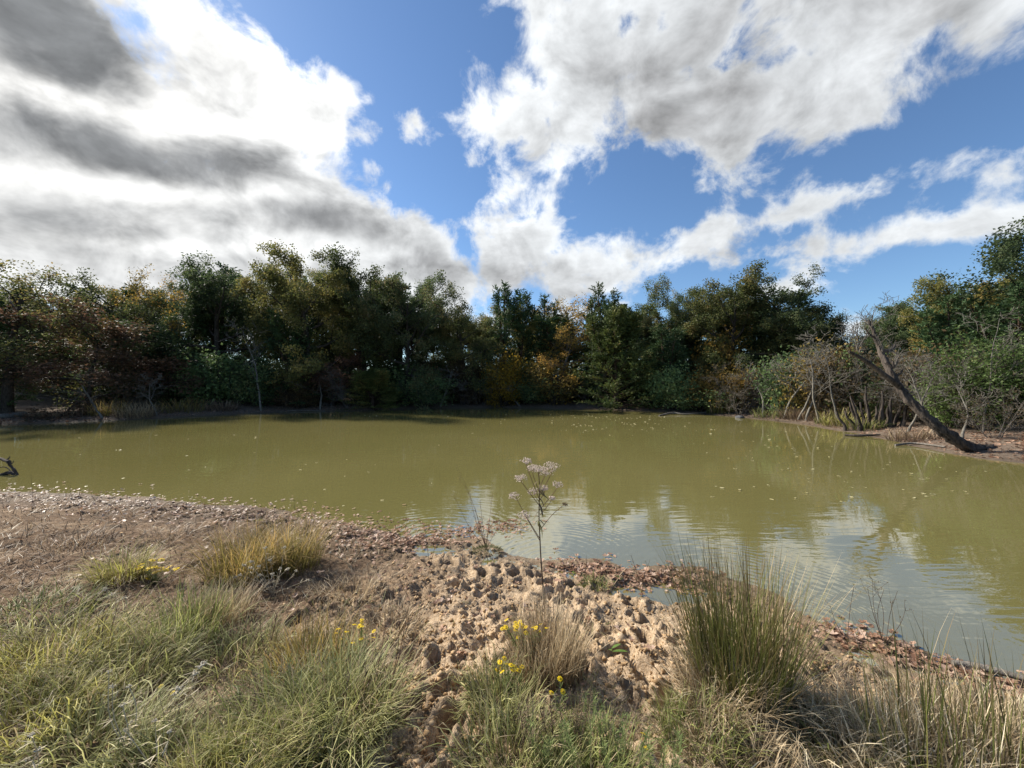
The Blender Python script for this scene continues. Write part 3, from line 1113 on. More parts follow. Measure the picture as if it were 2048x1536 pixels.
proto('bush_ochre', bush, seed=45, mat=M_OCHRE, radius=1.5, height=2.0, leaves=13)
proto('bush_brown', bush, seed=46, mat=M_BRUSH, radius=1.4, height=1.8, leaves=10)

OAKS = 'oaks along the far bank'
CED = 'cedars along the far bank'
SHR = 'shrubs under the far trees'
# name, prototype, px, depth, top py, crown width px, label, rotation
FRONT = [
    ('oak_tree', 'oak_open', 15, 20.5, 512, 235, 'thin olive and russet oak at the left edge of the photo', 0.4),
    ('oak_tree', 'oak_open', 195, 25.0, 535, 170, 'small ragged oak with sky showing through, second tree from the left edge', 2.0),
    ('oak_tree', 'oak_sparse', 282, 27.0, 535, 120, 'nearly leafless twiggy oak just left of the tallest oaks', 1.0),
    ('oak_tree', 'oak_a', 432, 29.5, 488, 250, 'broad dark green oak, left one of the tallest oaks', 0.9),
    ('oak_tree', 'oak_b', 612, 29.0, 512, 210, 'tall olive yellow oak, middle one of the tallest oaks', 2.2),
    ('oak_tree', 'oak_c', 722, 31.0, 500, 170, 'tall green oak right of the olive yellow oak', 4.1),
    ('oak_tree', 'oak_d', 815, 30.0, 530, 165, 'open crowned oak with forking limbs against white cloud', 5.0),
    ('oak_tree', 'oak_open', 932, 30.5, 576, 125, 'slender oak with sparse crown and dark straight trunk mid bank', 3.0),
    ('cedar_tree', 'cedar_spire', 1006, 33.0, 566, 85, 'dark cedar with the tallest feathery spire, mid bank', 0.0),
    ('cedar_tree', 'cedar_b', 1040, 34.0, 578, 95, 'dark cedar touching the right side of the tallest spire', 1.3),
    ('cedar_tree', 'cedar_spire', 1088, 33.5, 584, 85, 'narrow dark cedar spire left of the grey brown oak', 2.6),
    ('oak_tree', 'oak_sparse', 1150, 35.0, 578, 120, 'grey brown sparse oak between two groups of cedars', 2.5),
    ('cedar_tree', 'cedar_a', 1204, 32.5, 566, 110, 'pointed cedar behind the big golden green cedar', 0.7),
    ('oak_tree', 'oak_a', 1275, 33.0, 573, 140, 'round topped dark oak behind the golden green cedar', 3.3),
    ('cedar_tree', 'cedar_gold', 1232, 27.5, 612, 170, 'big golden green cedar reaching down to the water', 1.0),
    ('oak_tree', 'oak_d', 1352, 33.0, 558, 115, 'smaller dark oak left of the widest right hand oak', 1.9),
    ('oak_tree', 'oak_c', 1462, 30.0, 535, 165, 'wide dark oak, left half of the tall pair right of centre', 0.3),
    ('oak_tree', 'oak_a', 1560, 29.5, 532, 190, 'wide dark oak, right half of the tall pair right of centre', 4.6),
    ('oak_tree', 'oak_c', 1622, 27.0, 606, 110, 'low brownish oak under the right side of the tall pair', 2.9),
    ('cedar_tree', 'cedar_b', 1772, 25.5, 612, 75, 'small cedar top behind the leaning dead trunk', 2.0),
    ('oak_tree', 'oak_d', 1838, 23.0, 580, 150, 'dark oak between the small cedar and the right edge', 3.9),
    ('oak_tree', 'oak_b', 1925, 19.5, 548, 160, 'yellowing oak in front of the right edge cedars', 0.5),
    ('cedar_tree', 'cedar_a', 1905, 18.0, 588, 150, 'dark cedar below the yellowing oak on the right bank', 1.1),
    ('cedar_tree', 'cedar_a', 2050, 16.0, 545, 200, 'large dark cedar cut by the right edge of the photo', 2.2),
    ('oak_tree', 'oak_d', 2098, 17.0, 398, 300, 'tallest oak at the right edge with one limb reaching left', 2.6),
    ('cedar_tree', 'cedar_a', 575, 28.0, 603, 120, 'dark cedar standing in front of the olive yellow oak', 3.0),
    ('cedar_tree', 'cedar_gold', 745, 26.5, 735, 125, 'low bushy cedar hanging over the water left of centre', 2.3),
    ('cedar_tree', 'cedar_b', 340, 28.8, 622, 110, 'dark cedar below the nearly leafless oak', 1.8),
    ('cedar_tree', 'cedar_a', 1330, 29.0, 648, 130, 'shaded cedar right of the golden green cedar', 0.4),
    ('oak_tree', 'oak_russet', 172, 23.0, 612, 225, 'small russet oak leaning over the left bank', 0.6),
    ('oak_tree', 'oak_russet', 668, 28.5, 700, 120, 'small russet oak below the tall green oak', 2.6),
    ('oak_tree', 'oak_sparse', 1125, 31.0, 650, 110, 'dusty brown young tree left of the golden green cedar', 0.2),
]
for (nm, key, px, d, top, w, lab, rz) in FRONT:
    plant_tree(nm, key, px, d, top, w * (1.22 if nm == 'oak_tree' else 1.0), lab, 'tree', OAKS if nm == 'oak_tree' else CED, rz)

BUSHES = [
    ('leafy_shrub', 'bush_green', 420, 27.6, 690, 125, 'grey green leafy shrub left of the pale bare tree'),
    ('leafy_shrub', 'bush_green2', 845, 29.0, 735, 120, 'low grey green shrub right of the low bushy cedar'),
    ('yellow_shrub', 'bush_yellow', 1006, 28.9, 692, 100, 'bright yellow leaved shrub at the middle of the far bank'),
    ('leafy_shrub', 'bush_brown', 930, 29.8, 690, 85, 'orange brown shrub round the slender dark trunk'),
    ('leafy_shrub', 'bush_ochre', 1110, 29.5, 715, 120, 'olive brown shrub right of the bright yellow shrub'),
    ('leafy_shrub', 'bush_green2', 1050, 30.0, 752, 130, 'dark green shrub at the waterline under the yellow shrub'),
    ('leafy_shrub', 'bush_ochre', 1418, 26.0, 725, 100, 'yellow ochre shrub left of the pale bare saplings'),
    ('leafy_shrub', 'bush_green', 1345, 26.5, 722, 95, 'green shrub beside the golden green cedar'),
    ('leafy_shrub', 'bush_ochre', 1465, 25.0, 728, 90, 'ochre shrub directly behind the reed clump'),
    ('leafy_shrub', 'bush_green2', 1400, 25.0, 765, 150, 'dark green shrub low on the bank left of the reed clump'),
    ('leafy_shrub', 'bush_ochre', 1440, 30.0, 645, 110, 'orange tinted shrub under the wide dark oak'),
    ('leafy_shrub', 'bush_pale', 1968, 13.6, 648, 150, 'bright pale green shrub on the right bank'),
    ('leafy_shrub', 'bush_pale', 2075, 13.0, 660, 140, 'pale green shrub cut by the right edge of the photo'),
    ('leafy_shrub', 'bush_green', 118, 30.0, 700, 110, 'shaded green shrub behind the small russet oak'),
    ('leafy_shrub', 'bush_green2', 505, 28.0, 705, 110, 'dark leafy shrub behind the pale bare tree'),
    ('leafy_shrub', 'bush_brown', 600, 27.5, 745, 90, 'dull brown shrub left of the low bushy cedar'),
    ('leafy_shrub', 'bush_green', 1585, 22.0, 690, 120, 'dull green shrub behind the straight waterline sapling'),
    ('leafy_shrub', 'bush_ochre', 1640, 20.5, 672, 120, 'olive shrub between the tall pair of oaks and the stump clump'),
    ('leafy_shrub', 'bush_green2', 1725, 19.0, 690, 130, 'dull green shrub behind the stump clump'),
    ('leafy_shrub', 'bush_green', 1795, 17.5, 720, 120, 'green shrub behind the middle of the leaning trunk'),
    ('leafy_shrub', 'bush_pale', 1900, 14.5, 730, 120, 'pale green shrub behind the base of the leaning trunk'),
    ('leafy_shrub', 'bush_brown', 1690, 19.5, 668, 170, 'brown twiggy shrub left of the leaning dead trunk'),
    ('leafy_shrub', 'bush_brown', 1840, 16.5, 670, 190, 'brown leaved shrub behind the leaning dead trunk'),
]
for (nm, key, px, d, top, w, lab) in BUSHES:
    plant_tree(nm, key, px, d, top, w, lab, 'shrub', SHR, None, names=('stems', 'foliage'))

BARE = [
    ('bare_tree', 'bare_a', 522, 23.6, 640, 100, 'pale leafless tree with a bent trunk at the left waterline'),
    ('bare_tree', 'bare_c', 314, 21.5, 745, 65, 'short pale leafless sapling on the left bank'),
    ('bare_tree', 'bare_b', 640, 26.2, 715, 110, 'twisted leafless small tree between the cedars'),
    ('bare_tree', 'bare_b', 205, 21.0, 735, 120, 'thin leaning grey sapling under the small russet oak'),
    ('bare_tree', 'bare_a', 1966, 13.2, 612, 110, 'tall pale leafless tree near the right edge'),
    ('bare_tree', 'bare_c', 1568, 19.0, 690, 110, 'pale straight sapling standing at the right waterline'),
    ('bare_tree', 'bare_c', 1528, 20.5, 715, 90, 'short pale crooked sapling right of the reed clump'),
    ('bare_tree', 'bare_b', 1595, 19.5, 680, 120, 'grey sapling just right of the straight waterline sapling'),
    ('bare_tree', 'bare_b', 1640, 18.0, 650, 120, 'grey leafless sapling left of the stump clump'),
    ('bare_tree', 'bare_a', 1705, 22.0, 600, 120, 'leafless tree with fine twigs against the sky right of the tall pair'),
    ('bare_tree', 'bare_a', 1755, 24.0, 612, 110, 'leafless twig crown left of the small cedar top'),
    ('bare_tree', 'bare_b', 1870, 13.5, 690, 130, 'grey sapling behind the base of the leaning dead trunk'),
    ('bare_tree', 'bare_b', 1040, 29.0, 745, 130, 'low spreading leafless tree over the water below the yellow shrub'),
    ('bare_tree', 'bare_b', 880, 29.0, 730, 100, 'grey leafless sapling left of the slender dark trunk'),
    ('bare_tree', 'bare_c', 1612, 19.2, 705, 95, 'pale forked sapling midway between the reed clump and the stump clump'),
    ('bare_tree', 'bare_a', 1675, 17.4, 660, 105, 'pale slender sapling rising from the yellow green grass clump'),
    ('bare_tree', 'bare_b', 1815, 14.6, 700, 120, 'pale crooked sapling just right of the leaning trunk'),
    ('bare_tree', 'bare_c', 1925, 12.6, 745, 95, 'short pale sapling above the base of the leaning trunk'),
    ('bare_thicket', 'thicket_b', 1545, 24.0, 705, 130, 'grey bare thicket behind the two pale saplings'),
    ('bare_thicket', 'thicket_a', 1610, 21.8, 695, 150, 'grey tangled thicket right of the waterline sapling'),
    ('bare_thicket', 'thicket_c', 1672, 19.6, 705, 150, 'brown grey thicket left of the stump clump'),
    ('bare_thicket', 'thicket_a', 1740, 17.4, 685, 150, 'tangled bare thicket growing out of the stump clump'),
    ('bare_thicket', 'thicket_b', 1800, 17.0, 695, 160, 'bare thicket crossed by the leaning dead trunk'),
    ('bare_thicket', 'thicket_c', 1850, 15.8, 705, 160, 'brownish thicket right of the leaning dead trunk'),
    ('bare_thicket', 'thicket_a', 1905, 14.6, 695, 170, 'bare thicket over the base of the leaning dead trunk'),
    ('bare_thicket', 'thicket_c', 1990, 12.3, 740, 170, 'low brown thicket below the bright pale green shrub'),
    ('bare_thicket', 'thicket_c', 1480, 23.5, 720, 130, 'grey brown thicket behind the reed clump'),
    ('bare_thicket', 'thicket_a', 700, 27.6, 730, 130, 'grey thicket left of the low bushy cedar'),
    ('bare_thicket', 'thicket_c', 260, 24.6, 745, 140, 'grey brown thicket behind the left bank grass clumps'),
    ('bare_thicket', 'thicket_b', 960, 30.0, 745, 120, 'grey thicket at the foot of the slender dark trunk'),
    ('bare_thicket', 'thicket_a', 1180, 29.5, 735, 120, 'bare thicket left of the golden green cedar base'),
]
for (nm, key, px, d, top, w, lab) in BARE:
    plant_tree(nm, key, px, d, top, w, lab, 'tree' if nm == 'bare_tree' else 'shrub', min_sd=0.5 if nm == 'bare_tree' else None, group= 'leafless saplings on the far bank' if nm == 'bare_tree' else 'leafless thickets on the far bank', names=('trunk', 'crown'))

# the wood behind: rows that only show through the gaps, named by the front tree they stand behind
SHORT = {15: 'oak at the left edge', 195: 'small ragged oak', 282: 'nearly leafless oak', 432: 'broad dark green oak', 612: 'olive yellow oak', 722: 'tall green oak', 815: 'open crowned oak', 932: 'slender sparse oak',
         1006: 'tallest cedar spire', 1088: 'narrow cedar spire', 1150: 'grey brown sparse oak', 1232: 'golden green cedar', 1352: 'smaller dark oak', 1462: 'left oak of the tall pair', 1560: 'right oak of the tall pair',
         1772: 'small cedar top', 1838: 'dark oak on the right', 1925: 'yellowing oak', 2050: 'cedar at the right edge'}
rb = random.Random(5)
USED = {}


def back_label(kind, row, px):
    k = min(SHORT, key=lambda q: abs(q - px))
    side = 'left of' if px < k - 12 else ('right of' if px > k + 12 else 'behind')
    base = 'shaded %s in the %s back row %s the %s' % (kind, row, side, SHORT[k])
    if side == 'behind':
        base = 'shaded %s in the %s back row behind the %s' % (kind, row, SHORT[k])
    USED[base] = USED.get(base, 0) + 1
    n = USED[base]
    return base if n == 1 else base + (', further' if n == 2 else ', furthest')


SKY_X = [-100, 0, 100, 140, 200, 300, 330, 380, 430, 520, 600, 700, 800, 880, 930, 1000, 1100, 1200, 1300, 1400, 1450, 1550, 1640, 1700, 1800, 1850, 1950, 2050, 2200]
SKY_Y = [505, 515, 520, 560, 545, 545, 548, 515, 495, 510, 495, 505, 535, 572, 580, 580, 588, 578, 578, 572, 550, 545, 605, 625, 610, 590, 560, 520, 500]
for row, (d0, n, t0, t1) in enumerate(((34.5, 30, 18, 55), (40.0, 24, 25, 60), (48.0, 18, 50, 80))):
    for i in range(n):
        px = -120 + (2330.0 * (i + rb.uniform(0.1, 0.9))) / n
        far = d0 - (abs(px - 1000) / 1000.0) ** 2 * (7.0 if px < 1000 else 10.0)
        if 1655 < px < 1800 or (-60 < px < 140 and row < 1):
            continue
        kd = 'cedar' if rb.random() < 0.4 else 'oak'
        key = rb.choice(('oak_a', 'oak_c', 'oak_d', 'oak_b')) if kd == 'oak' else rb.choice(('cedar_a', 'cedar_b', 'cedar_a'))
        plant_tree(kd + '_tree', key, px, far, float(np.interp(px, SKY_X, SKY_Y)) + rb.uniform(t0, t1), rb.uniform(150, 210) * 30 / far, back_label(kd, ('second', 'third', 'last')[row], px), 'tree', 'shaded %s trees in the back rows' % kd)
for i in range(46):
    px = -60 + 2170.0 * (i + rb.uniform(0.1, 0.9)) / 46
    far = 33.0 - (abs(px - 1000) / 1000.0) ** 2 * (8.0 if px < 1000 else 15.0) + rb.uniform(-1.0, 1.5)
    if -60 < px < 150:
        continue
    plant_tree('undergrowth_shrub', rb.choice(('bush_green', 'bush_green2', 'bush_brown', 'bush_green')), px, far, rb.uniform(700, 745), rb.uniform(100, 150), back_label('shrub', 'low', px), 'shrub', 'undergrowth of the far wood', names=('stems', 'foliage'))

rx = random.Random(12)
for i in range(14):
    x = -30.0 - 3.2 * i * (0.55 if i > 7 else 1.0) + rx.uniform(-1, 1)
    y = (22.0 - 1.4 * i if i < 8 else 4.0 + 2.2 * (i - 8)) + rx.uniform(-1, 1)
    if gsample(sd, x, y) < 0.6:
        continue
    kd = rx.choice(('oak', 'oak', 'cedar'))
    wood, crown = PROTO['oak_a' if kd == 'oak' else 'cedar_a']
    e = bpy.data.objects.new(kd + '_tree', None)
    COL.objects.link(e)
    e.location = (x, y, gz(x, y))
    e.rotation_euler = (0, 0, rx.uniform(0, 6.28))
    s = rx.uniform(0.8, 1.05)
    e.scale = (s, s, s)
    obj('trunk', wood, e)
    obj('crown', crown, e)
    tag(e, '%s of the wood going on round the pond beyond the left edge' % kd, 'tree', 'trees beyond the left edge')

# ------------------------------------------------------------------ dead wood on the banks
def rough_tube(geo, pts, radii, sides=12, seed=0, amp=0.18, n=5):
    """a gnarled limb: one continuous skin round a smoothed line"""
    P = smooth_line(pts, n)
    s = np.linspace(0, 1, len(P))
    r = np.interp(s, np.linspace(0, 1, len(radii)), radii)
    T = np.gradient(P, axis=0)
    T = norm(T)
    ref = np.array([0.3, 0.2, 1.0]) if abs(T[0, 2]) < 0.9 else np.array([1.0, 0, 0])
    u = norm(np.cross(T, ref))
    v = np.cross(T, u)
    ang = np.arange(sides) * 2 * np.pi / sides
    a2 = ang[None] + 0 * s[:, None]
    nz = fbm(np.cos(a2) * 2.2 + seed * 3.1, np.sin(a2) * 2.2 + s[:, None] * len(P) * 0.30, 4, seed, 0.65)
    rr = r[:, None] * (1 + amp * nz)
    V = P[:, None, :] + rr[..., None] * (np.cos(ang)[None, :, None] * u[:, None, :] + np.sin(ang)[None, :, None] * v[:, None, :])
    m = len(P)
    base = geo_n = np.arange(m * sides).reshape(m, sides)
    q = np.stack([base[:-1], np.roll(base[:-1], -1, 1), np.roll(base[1:], -1, 1), base[1:]], axis=-1).reshape(-1, 4)
    geo.add(V.reshape(-1, 3), q)
    for row, c in ((0, P[0]), (m - 1, P[-1])):
        k = geo.n
        geo.add(np.concatenate([V[row], [c]]), np.array([[i, (i + 1) % sides, sides] for i in range(sides)]))
    return P


def empty(name, loc, label, cat, group=None):
    e = bpy.data.objects.new(name, None)
    COL.objects.link(e)
    e.location = loc
    e.empty_display_size = 0.1
    tag(e, label, cat, group)
    return e


def local(geo, loc):
    off = np.array(loc, float)
    geo.V = [v - off for v in geo.V]
    return geo


gb = ground_at(1945, 902)
D0 = gb[1]
base = (gb[0], gb[1], gb[2])
e = empty('leaning_dead_tree', base, 'thick dark dead tree trunk leaning left over the right waterline', 'dead tree')
main = [at_depth(1985, 897, D0 + 0.1) * np.array([1, 1, 1]), at_depth(1945, 897, D0), at_depth(1893, 868, D0 + .1), at_depth(1848, 830, D0 + .3), at_depth(1803, 782, D0 + .6),
        at_depth(1776, 735, D0 + .9), at_depth(1757, 692, D0 + 1.2), at_depth(1744, 655, D0 + 1.4), at_depth(1737, 640, D0 + 1.5)]
g = Geo()
rough_tube(g, main, [0.11, 0.15, 0.132, 0.114, 0.098, 0.080, 0.060, 0.042, 0.026], 26, 3, 0.42, 14)
obj('trunk', local(g, base).mesh('trunk', M_DEAD_BARK, True), e)
for pts, rad in (([(1798, 772, .6), (1768, 750, .5), (1735, 724, .4), (1698, 703, .3)], [0.09, 0.07, 0.055, 0.04]),
                 ([(1762, 703, 1.1), (1782, 700, 1.2), (1790, 690, 1.3)], [0.07, 0.05, 0.03]),
                 ([(1772, 725, .9), (1785, 735, .8), (1786, 722, .8)], [0.06, 0.045, 0.02]),
                 ([(1750, 676, 1.3), (1738, 668, 1.3), (1730, 655, 1.3)], [0.04, 0.03, 0.014]),
                 ([(1785, 752, .8), (1800, 748, .7), (1806, 738, .7)], [0.045, 0.03, 0.012])):
    g = Geo()
    rough_tube(g, [at_depth(a, b, D0 + c) for a, b, c in pts], rad, 9, 5, 0.2, 5)
    obj('limb', local(g, base).mesh('limb', M_DEAD_BARK, True), e)
for k, (a, b, c, h) in enumerate(((1715, 700, .9, 1.0), (1742, 655, 1.4, 0.7), (1790, 735, .8, 0.8), (1770, 715, 1.1, 0.9))):
    sk = Skeleton(700 + k)
    p = at_depth(a, b, D0 + c)
    for q in range(3):
        st = sk.branch(list(p), unit([sk.rg.uniform(-.8, .5), sk.rg.uniform(-.4, .4), 0.8]), h * sk.rg.uniform(.6, 1), 0.02, 0.006, 6, 0.15, 0.05, 0)
        for i in range(6):
            pp, dd, rr = sk.along(st, 0.25 + 0.7 * i / 6)
            sk.branch(pp, deflect(sk.rg, dd, R(45)), h * 0.4, 0.010, 0.004, 4, 0.2, 0.04, 1)
    S = np.concatenate(sk.segs)
    g = Geo()
    tubes(g, S, 3)
    obj('twig', local(g, base).mesh('twig', M_GREY_BARK, True), e)

# many-stemmed stump clump at the right waterline
sb = ground_at(1755, 856)
e = empty('stump_clump', sb, 'clump of dark short trunks at the right waterline left of the leaning trunk', 'stump')
rgs = random.Random(8)
for i in range(13):
    x0 = sb[0] + (i - 6) * 0.16 + rgs.uniform(-.05, .05)
    y0 = sb[1] + rgs.uniform(-.15, .4)
    h = rgs.uniform(0.7, 1.9)
    ln = (i - 6) * 0.05 + rgs.uniform(-.1, .1)
    g = Geo()
    z0 = gz(x0, y0) - 0.05
    rough_tube(g, [(x0, y0, z0), (x0 + ln * .3, y0, z0 + h * .35), (x0 + ln * .8 + rgs.uniform(-.08, .08), y0 + .05, z0 + h * .7), (x0 + ln * 1.2, y0 + .1, z0 + h)], [rgs.uniform(.06, .13), .06, .045, .03], 8, i, 0.3, 4)
    obj('stem', local(g, sb).mesh('stem', M_DEAD_BARK, True), e)


def fallen(name, pts_px, radii, label, z_off=0.0, mat=M_DEAD_BARK, cat='branch', sides=9, depth=None):
    pts = []
    for (a, b, lift) in pts_px:
        if depth is None:
            q = np.array(ground_at(a, b))
            q[2] += lift
        else:
            q = at_depth(a, b, depth + lift)
        pts.append(q)
    g = Geo()
    rough_tube(g, pts, radii, sides, int(pts_px[0][0]) % 91, 0.2, 5)
    loc = tuple(pts[0])
    return tag(obj(name, local(g, loc).mesh(name, mat, True), None, loc), label, cat)


fallen('log', [(-60, 842, .1), (0, 838, .1), (52, 832, .12)], [.15, .16, .13], 'weathered log lying on the left bank at the photo edge', mat=M_GREY_BARK, cat='log', sides=12)
fallen('fallen_branch', [(1318, 832, .02), (1345, 829, .10), (1372, 830, .06), (1412, 829, .14)], [.05, .06, .045, .03], 'pale fallen branch half in the water right of centre', mat=M_GREY_BARK)
fallen('fallen_branch', [(1690, 872, .04), (1720, 874, .05), (1760, 872, .05)], [.04, .05, .03], 'dark fallen branch on the mud below the stump clump')
fallen('fallen_branch', [(1790, 892, .03), (1830, 890, .05), (1890, 897, .05)], [.03, .035, .02], 'thin fallen branch on the mud beside the leaning trunk', mat=M_GREY_BARK)
sg = empty('snag', tuple(at_depth(20, 946, 8.5)), 'bent dark branch sticking out of the water at the left edge', 'branch')
for nm_, pp, rr_ in (('limb', [(-60, 915, .3), (-10, 917, .15), (8, 920, .05), (17, 924, .0), (20, 930, .0), (28, 940, .0), (37, 953, .0)], [.03, .032, .026, .03, .024, .026, .018]),
                     ('twig', [(12, 921, .03), (18, 916, .05), (20, 912, .06)], [.016, .010, .005]), ('twig', [(20, 930, 0), (26, 925, .05), (27, 921, .05)], [.014, .009, .005]),
                     ('twig', [(-10, 937, .1), (10, 934, .05), (24, 944, 0), (44, 955, -.05)], [.007, .009, .008, .006]), ('twig', [(2, 950, .0), (18, 945, .0), (30, 951, .0)], [.03, .035, .02])):
    g = Geo()
    rough_tube(g, [at_depth(a_, b_, 8.5 + c_) for a_, b_, c_ in pp], rr_, 9, 7, 0.5, 5)
    obj(nm_, local(g, tuple(sg.location)).mesh(nm_, M_DEAD_BARK, True), sg)
fallen('fallen_branch', [(1905, 1338, .03), (1960, 1350, .04), (2060, 1378, .05)], [.02, .022, .018], 'grey stick lying along the near waterline at the right edge', mat=M_GREY_BARK)
fallen('fallen_branch', [(560, 824, .03), (600, 822, .04), (650, 823, .03)], [.03, .03, .02], 'grey stick on the far mud right of the pale bare tree', mat=M_GREY_BARK)

# stone at the far waterline
m, t, out = material('dark_stone')
ps = t.n('ShaderNodeTexCoord').outputs['Object']
principled(t, out, t.ramp(t.noise(ps, 9.0, 5.0, 0.6), [(0.3, (0.04, 0.04, 0.042)), (0.7, (0.12, 0.12, 0.125))]), 0.8)
M_STONE = m
sx_, sy_, sz_ = ground_at(1480, 836)
th = np.linspace(0, 2 * np.pi, 15)[:-1]
rows = []
for k, (zz, rr) in enumerate(((-0.1, .18), (0.02, .20), (0.10, .16), (0.15, .08), (0.16, .01))):
    rad = rr * (1 + 0.45 * fbm(np.cos(th) * 1.5 + k * .3, np.sin(th) * 1.5, 2, 77))
    rows.append(np.stack([np.cos(th) * rad * 1.2, np.sin(th) * rad, np.full(14, zz)], 1))
VV = np.concatenate(rows)
ii = np.arange(70).reshape(5, 14)
qq = np.stack([ii[:-1], np.roll(ii[:-1], -1, 1), np.roll(ii[1:], -1, 1), ii[1:]], -1).reshape(-1, 4)
tag(obj('stone', make_mesh('stone', VV, qq, [M_STONE], True), None, (sx_, sy_, sz_)), 'dark grey stone at the far waterline below the reed clump', 'stone')

# ------------------------------------------------------------------ grasses
def GM(name, root, mid, tip, **k):
    return blade_mat(name, root, mid, tip, **k)


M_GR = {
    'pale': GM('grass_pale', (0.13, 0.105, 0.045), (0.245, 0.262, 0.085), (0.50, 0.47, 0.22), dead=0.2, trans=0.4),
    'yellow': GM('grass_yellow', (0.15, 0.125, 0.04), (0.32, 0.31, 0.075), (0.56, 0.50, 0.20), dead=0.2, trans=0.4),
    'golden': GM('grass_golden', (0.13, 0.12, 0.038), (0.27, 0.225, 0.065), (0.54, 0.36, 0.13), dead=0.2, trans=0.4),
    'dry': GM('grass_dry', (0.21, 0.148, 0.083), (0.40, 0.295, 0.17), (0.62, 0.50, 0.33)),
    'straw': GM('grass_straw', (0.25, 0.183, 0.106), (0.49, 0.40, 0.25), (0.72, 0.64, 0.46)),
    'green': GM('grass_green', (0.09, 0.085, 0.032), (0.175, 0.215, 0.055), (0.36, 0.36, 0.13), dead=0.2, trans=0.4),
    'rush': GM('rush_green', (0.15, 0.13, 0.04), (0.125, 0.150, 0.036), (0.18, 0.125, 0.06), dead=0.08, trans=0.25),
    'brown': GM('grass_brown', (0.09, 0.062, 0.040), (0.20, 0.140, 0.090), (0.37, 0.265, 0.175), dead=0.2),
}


def blades(geo, B, az, L, lean, curl, W, nseg=5, wav=0.0, rng=None):
    n = len(B)
    P = np.array(B, float)
    side = np.stack([-np.sin(az), np.cos(az), np.zeros(n)], 1)
    pts, tt = [P.copy()], [0.0]
    a = az.copy()
    for i in range(nseg):
        th = lean + curl * ((i + 0.5) / nseg) ** 1.3
        if wav and rng is not None:
            a = a + rng.normal(0, wav, n)
        d = np.stack([np.sin(th) * np.cos(a), np.sin(th) * np.sin(a), np.cos(th)], 1)
        P = P + d * (L / nseg)[:, None]
        pts.append(P.copy())
        tt.append((i + 1) / nseg)
    rows, ts = [], []
    for i in range(nseg):
        w = W * (1 - 0.85 * (i / nseg) ** 1.6) * 0.5
        rows += [pts[i] + side * w[:, None], pts[i] - side * w[:, None]]
        ts += [tt[i], tt[i]]
    rows.append(pts[-1])
    ts.append(1.0)
    V = np.stack(rows, axis=1)
    m = V.shape[1]
    k = (np.arange(n) * m)[:, None, None]
    q = np.array([[2 * i, 2 * i + 1, 2 * i + 3, 2 * i + 2] for i in range(nseg - 1)])[None]
    tr = np.array([[2 * nseg - 2, 2 * nseg - 1, 2 * nseg]])[None]
    A = np.tile(np.array(ts), n)
    if nseg > 1:
        geo.add(V.reshape(-1, 3), (k + q).reshape(-1, 4), A)
        # tips refer to the block just added
        geo.T3.append((k + tr).reshape(-1, 3) + geo.n - n * m)
    else:
        geo.add(V.reshape(-1, 3), (k + tr).reshape(-1, 3), A)


def tuft_geo(seed, n, h, rad, lean=(0.05, 0.6), curl=(0.3, 1.4), width=0.0042, wav=0.12, hvar=0.6, nseg=5, squash=1.0):
    rg = np.random.default_rng(seed)
    r = rad * np.sqrt(rg.random(n))
    a0 = rg.uniform(0, 2 * np.pi, n)
    B = np.stack([r * np.cos(a0), r * np.sin(a0) * squash, np.full(n, -0.02)], 1)
    az = a0 + rg.normal(0, 1.0, n)
    f = r / max(rad, 1e-6)
    ln = lean[0] + (lean[1] - lean[0]) * (0.25 + 0.75 * f) * rg.random(n)
    cu = rg.uniform(curl[0], curl[1], n)
    L = h * (1 - hvar * rg.random(n) ** 1.3)
    g = Geo()
    blades(g, B, az, L, ln, cu, width * 1.25 * rg.uniform(0.6, 1.4, n), nseg, wav, rg)
    return g


def settle(g, x, y):
    """drop each blade's root on the uneven ground round (x, y)"""
    out = []
    for v in g.V:
        dz = gz_many(x + v[:, 0] * 0.9, y + v[:, 1] * 0.9) - gz(x, y)
        w = np.exp(-np.maximum(v[:, 2], 0) / 0.25)
        v = v.copy()
        v[:, 2] += np.clip(dz, -0.1, 0.1) * w
        out.append(v)
    g.V = out
    return g


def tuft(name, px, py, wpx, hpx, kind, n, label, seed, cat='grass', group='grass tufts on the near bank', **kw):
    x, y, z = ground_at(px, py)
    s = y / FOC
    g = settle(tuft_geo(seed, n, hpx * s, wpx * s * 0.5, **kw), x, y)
    return tag(obj(name, g.mesh(name, M_GR[kind]), None, (x, y, z)), label, cat, group)


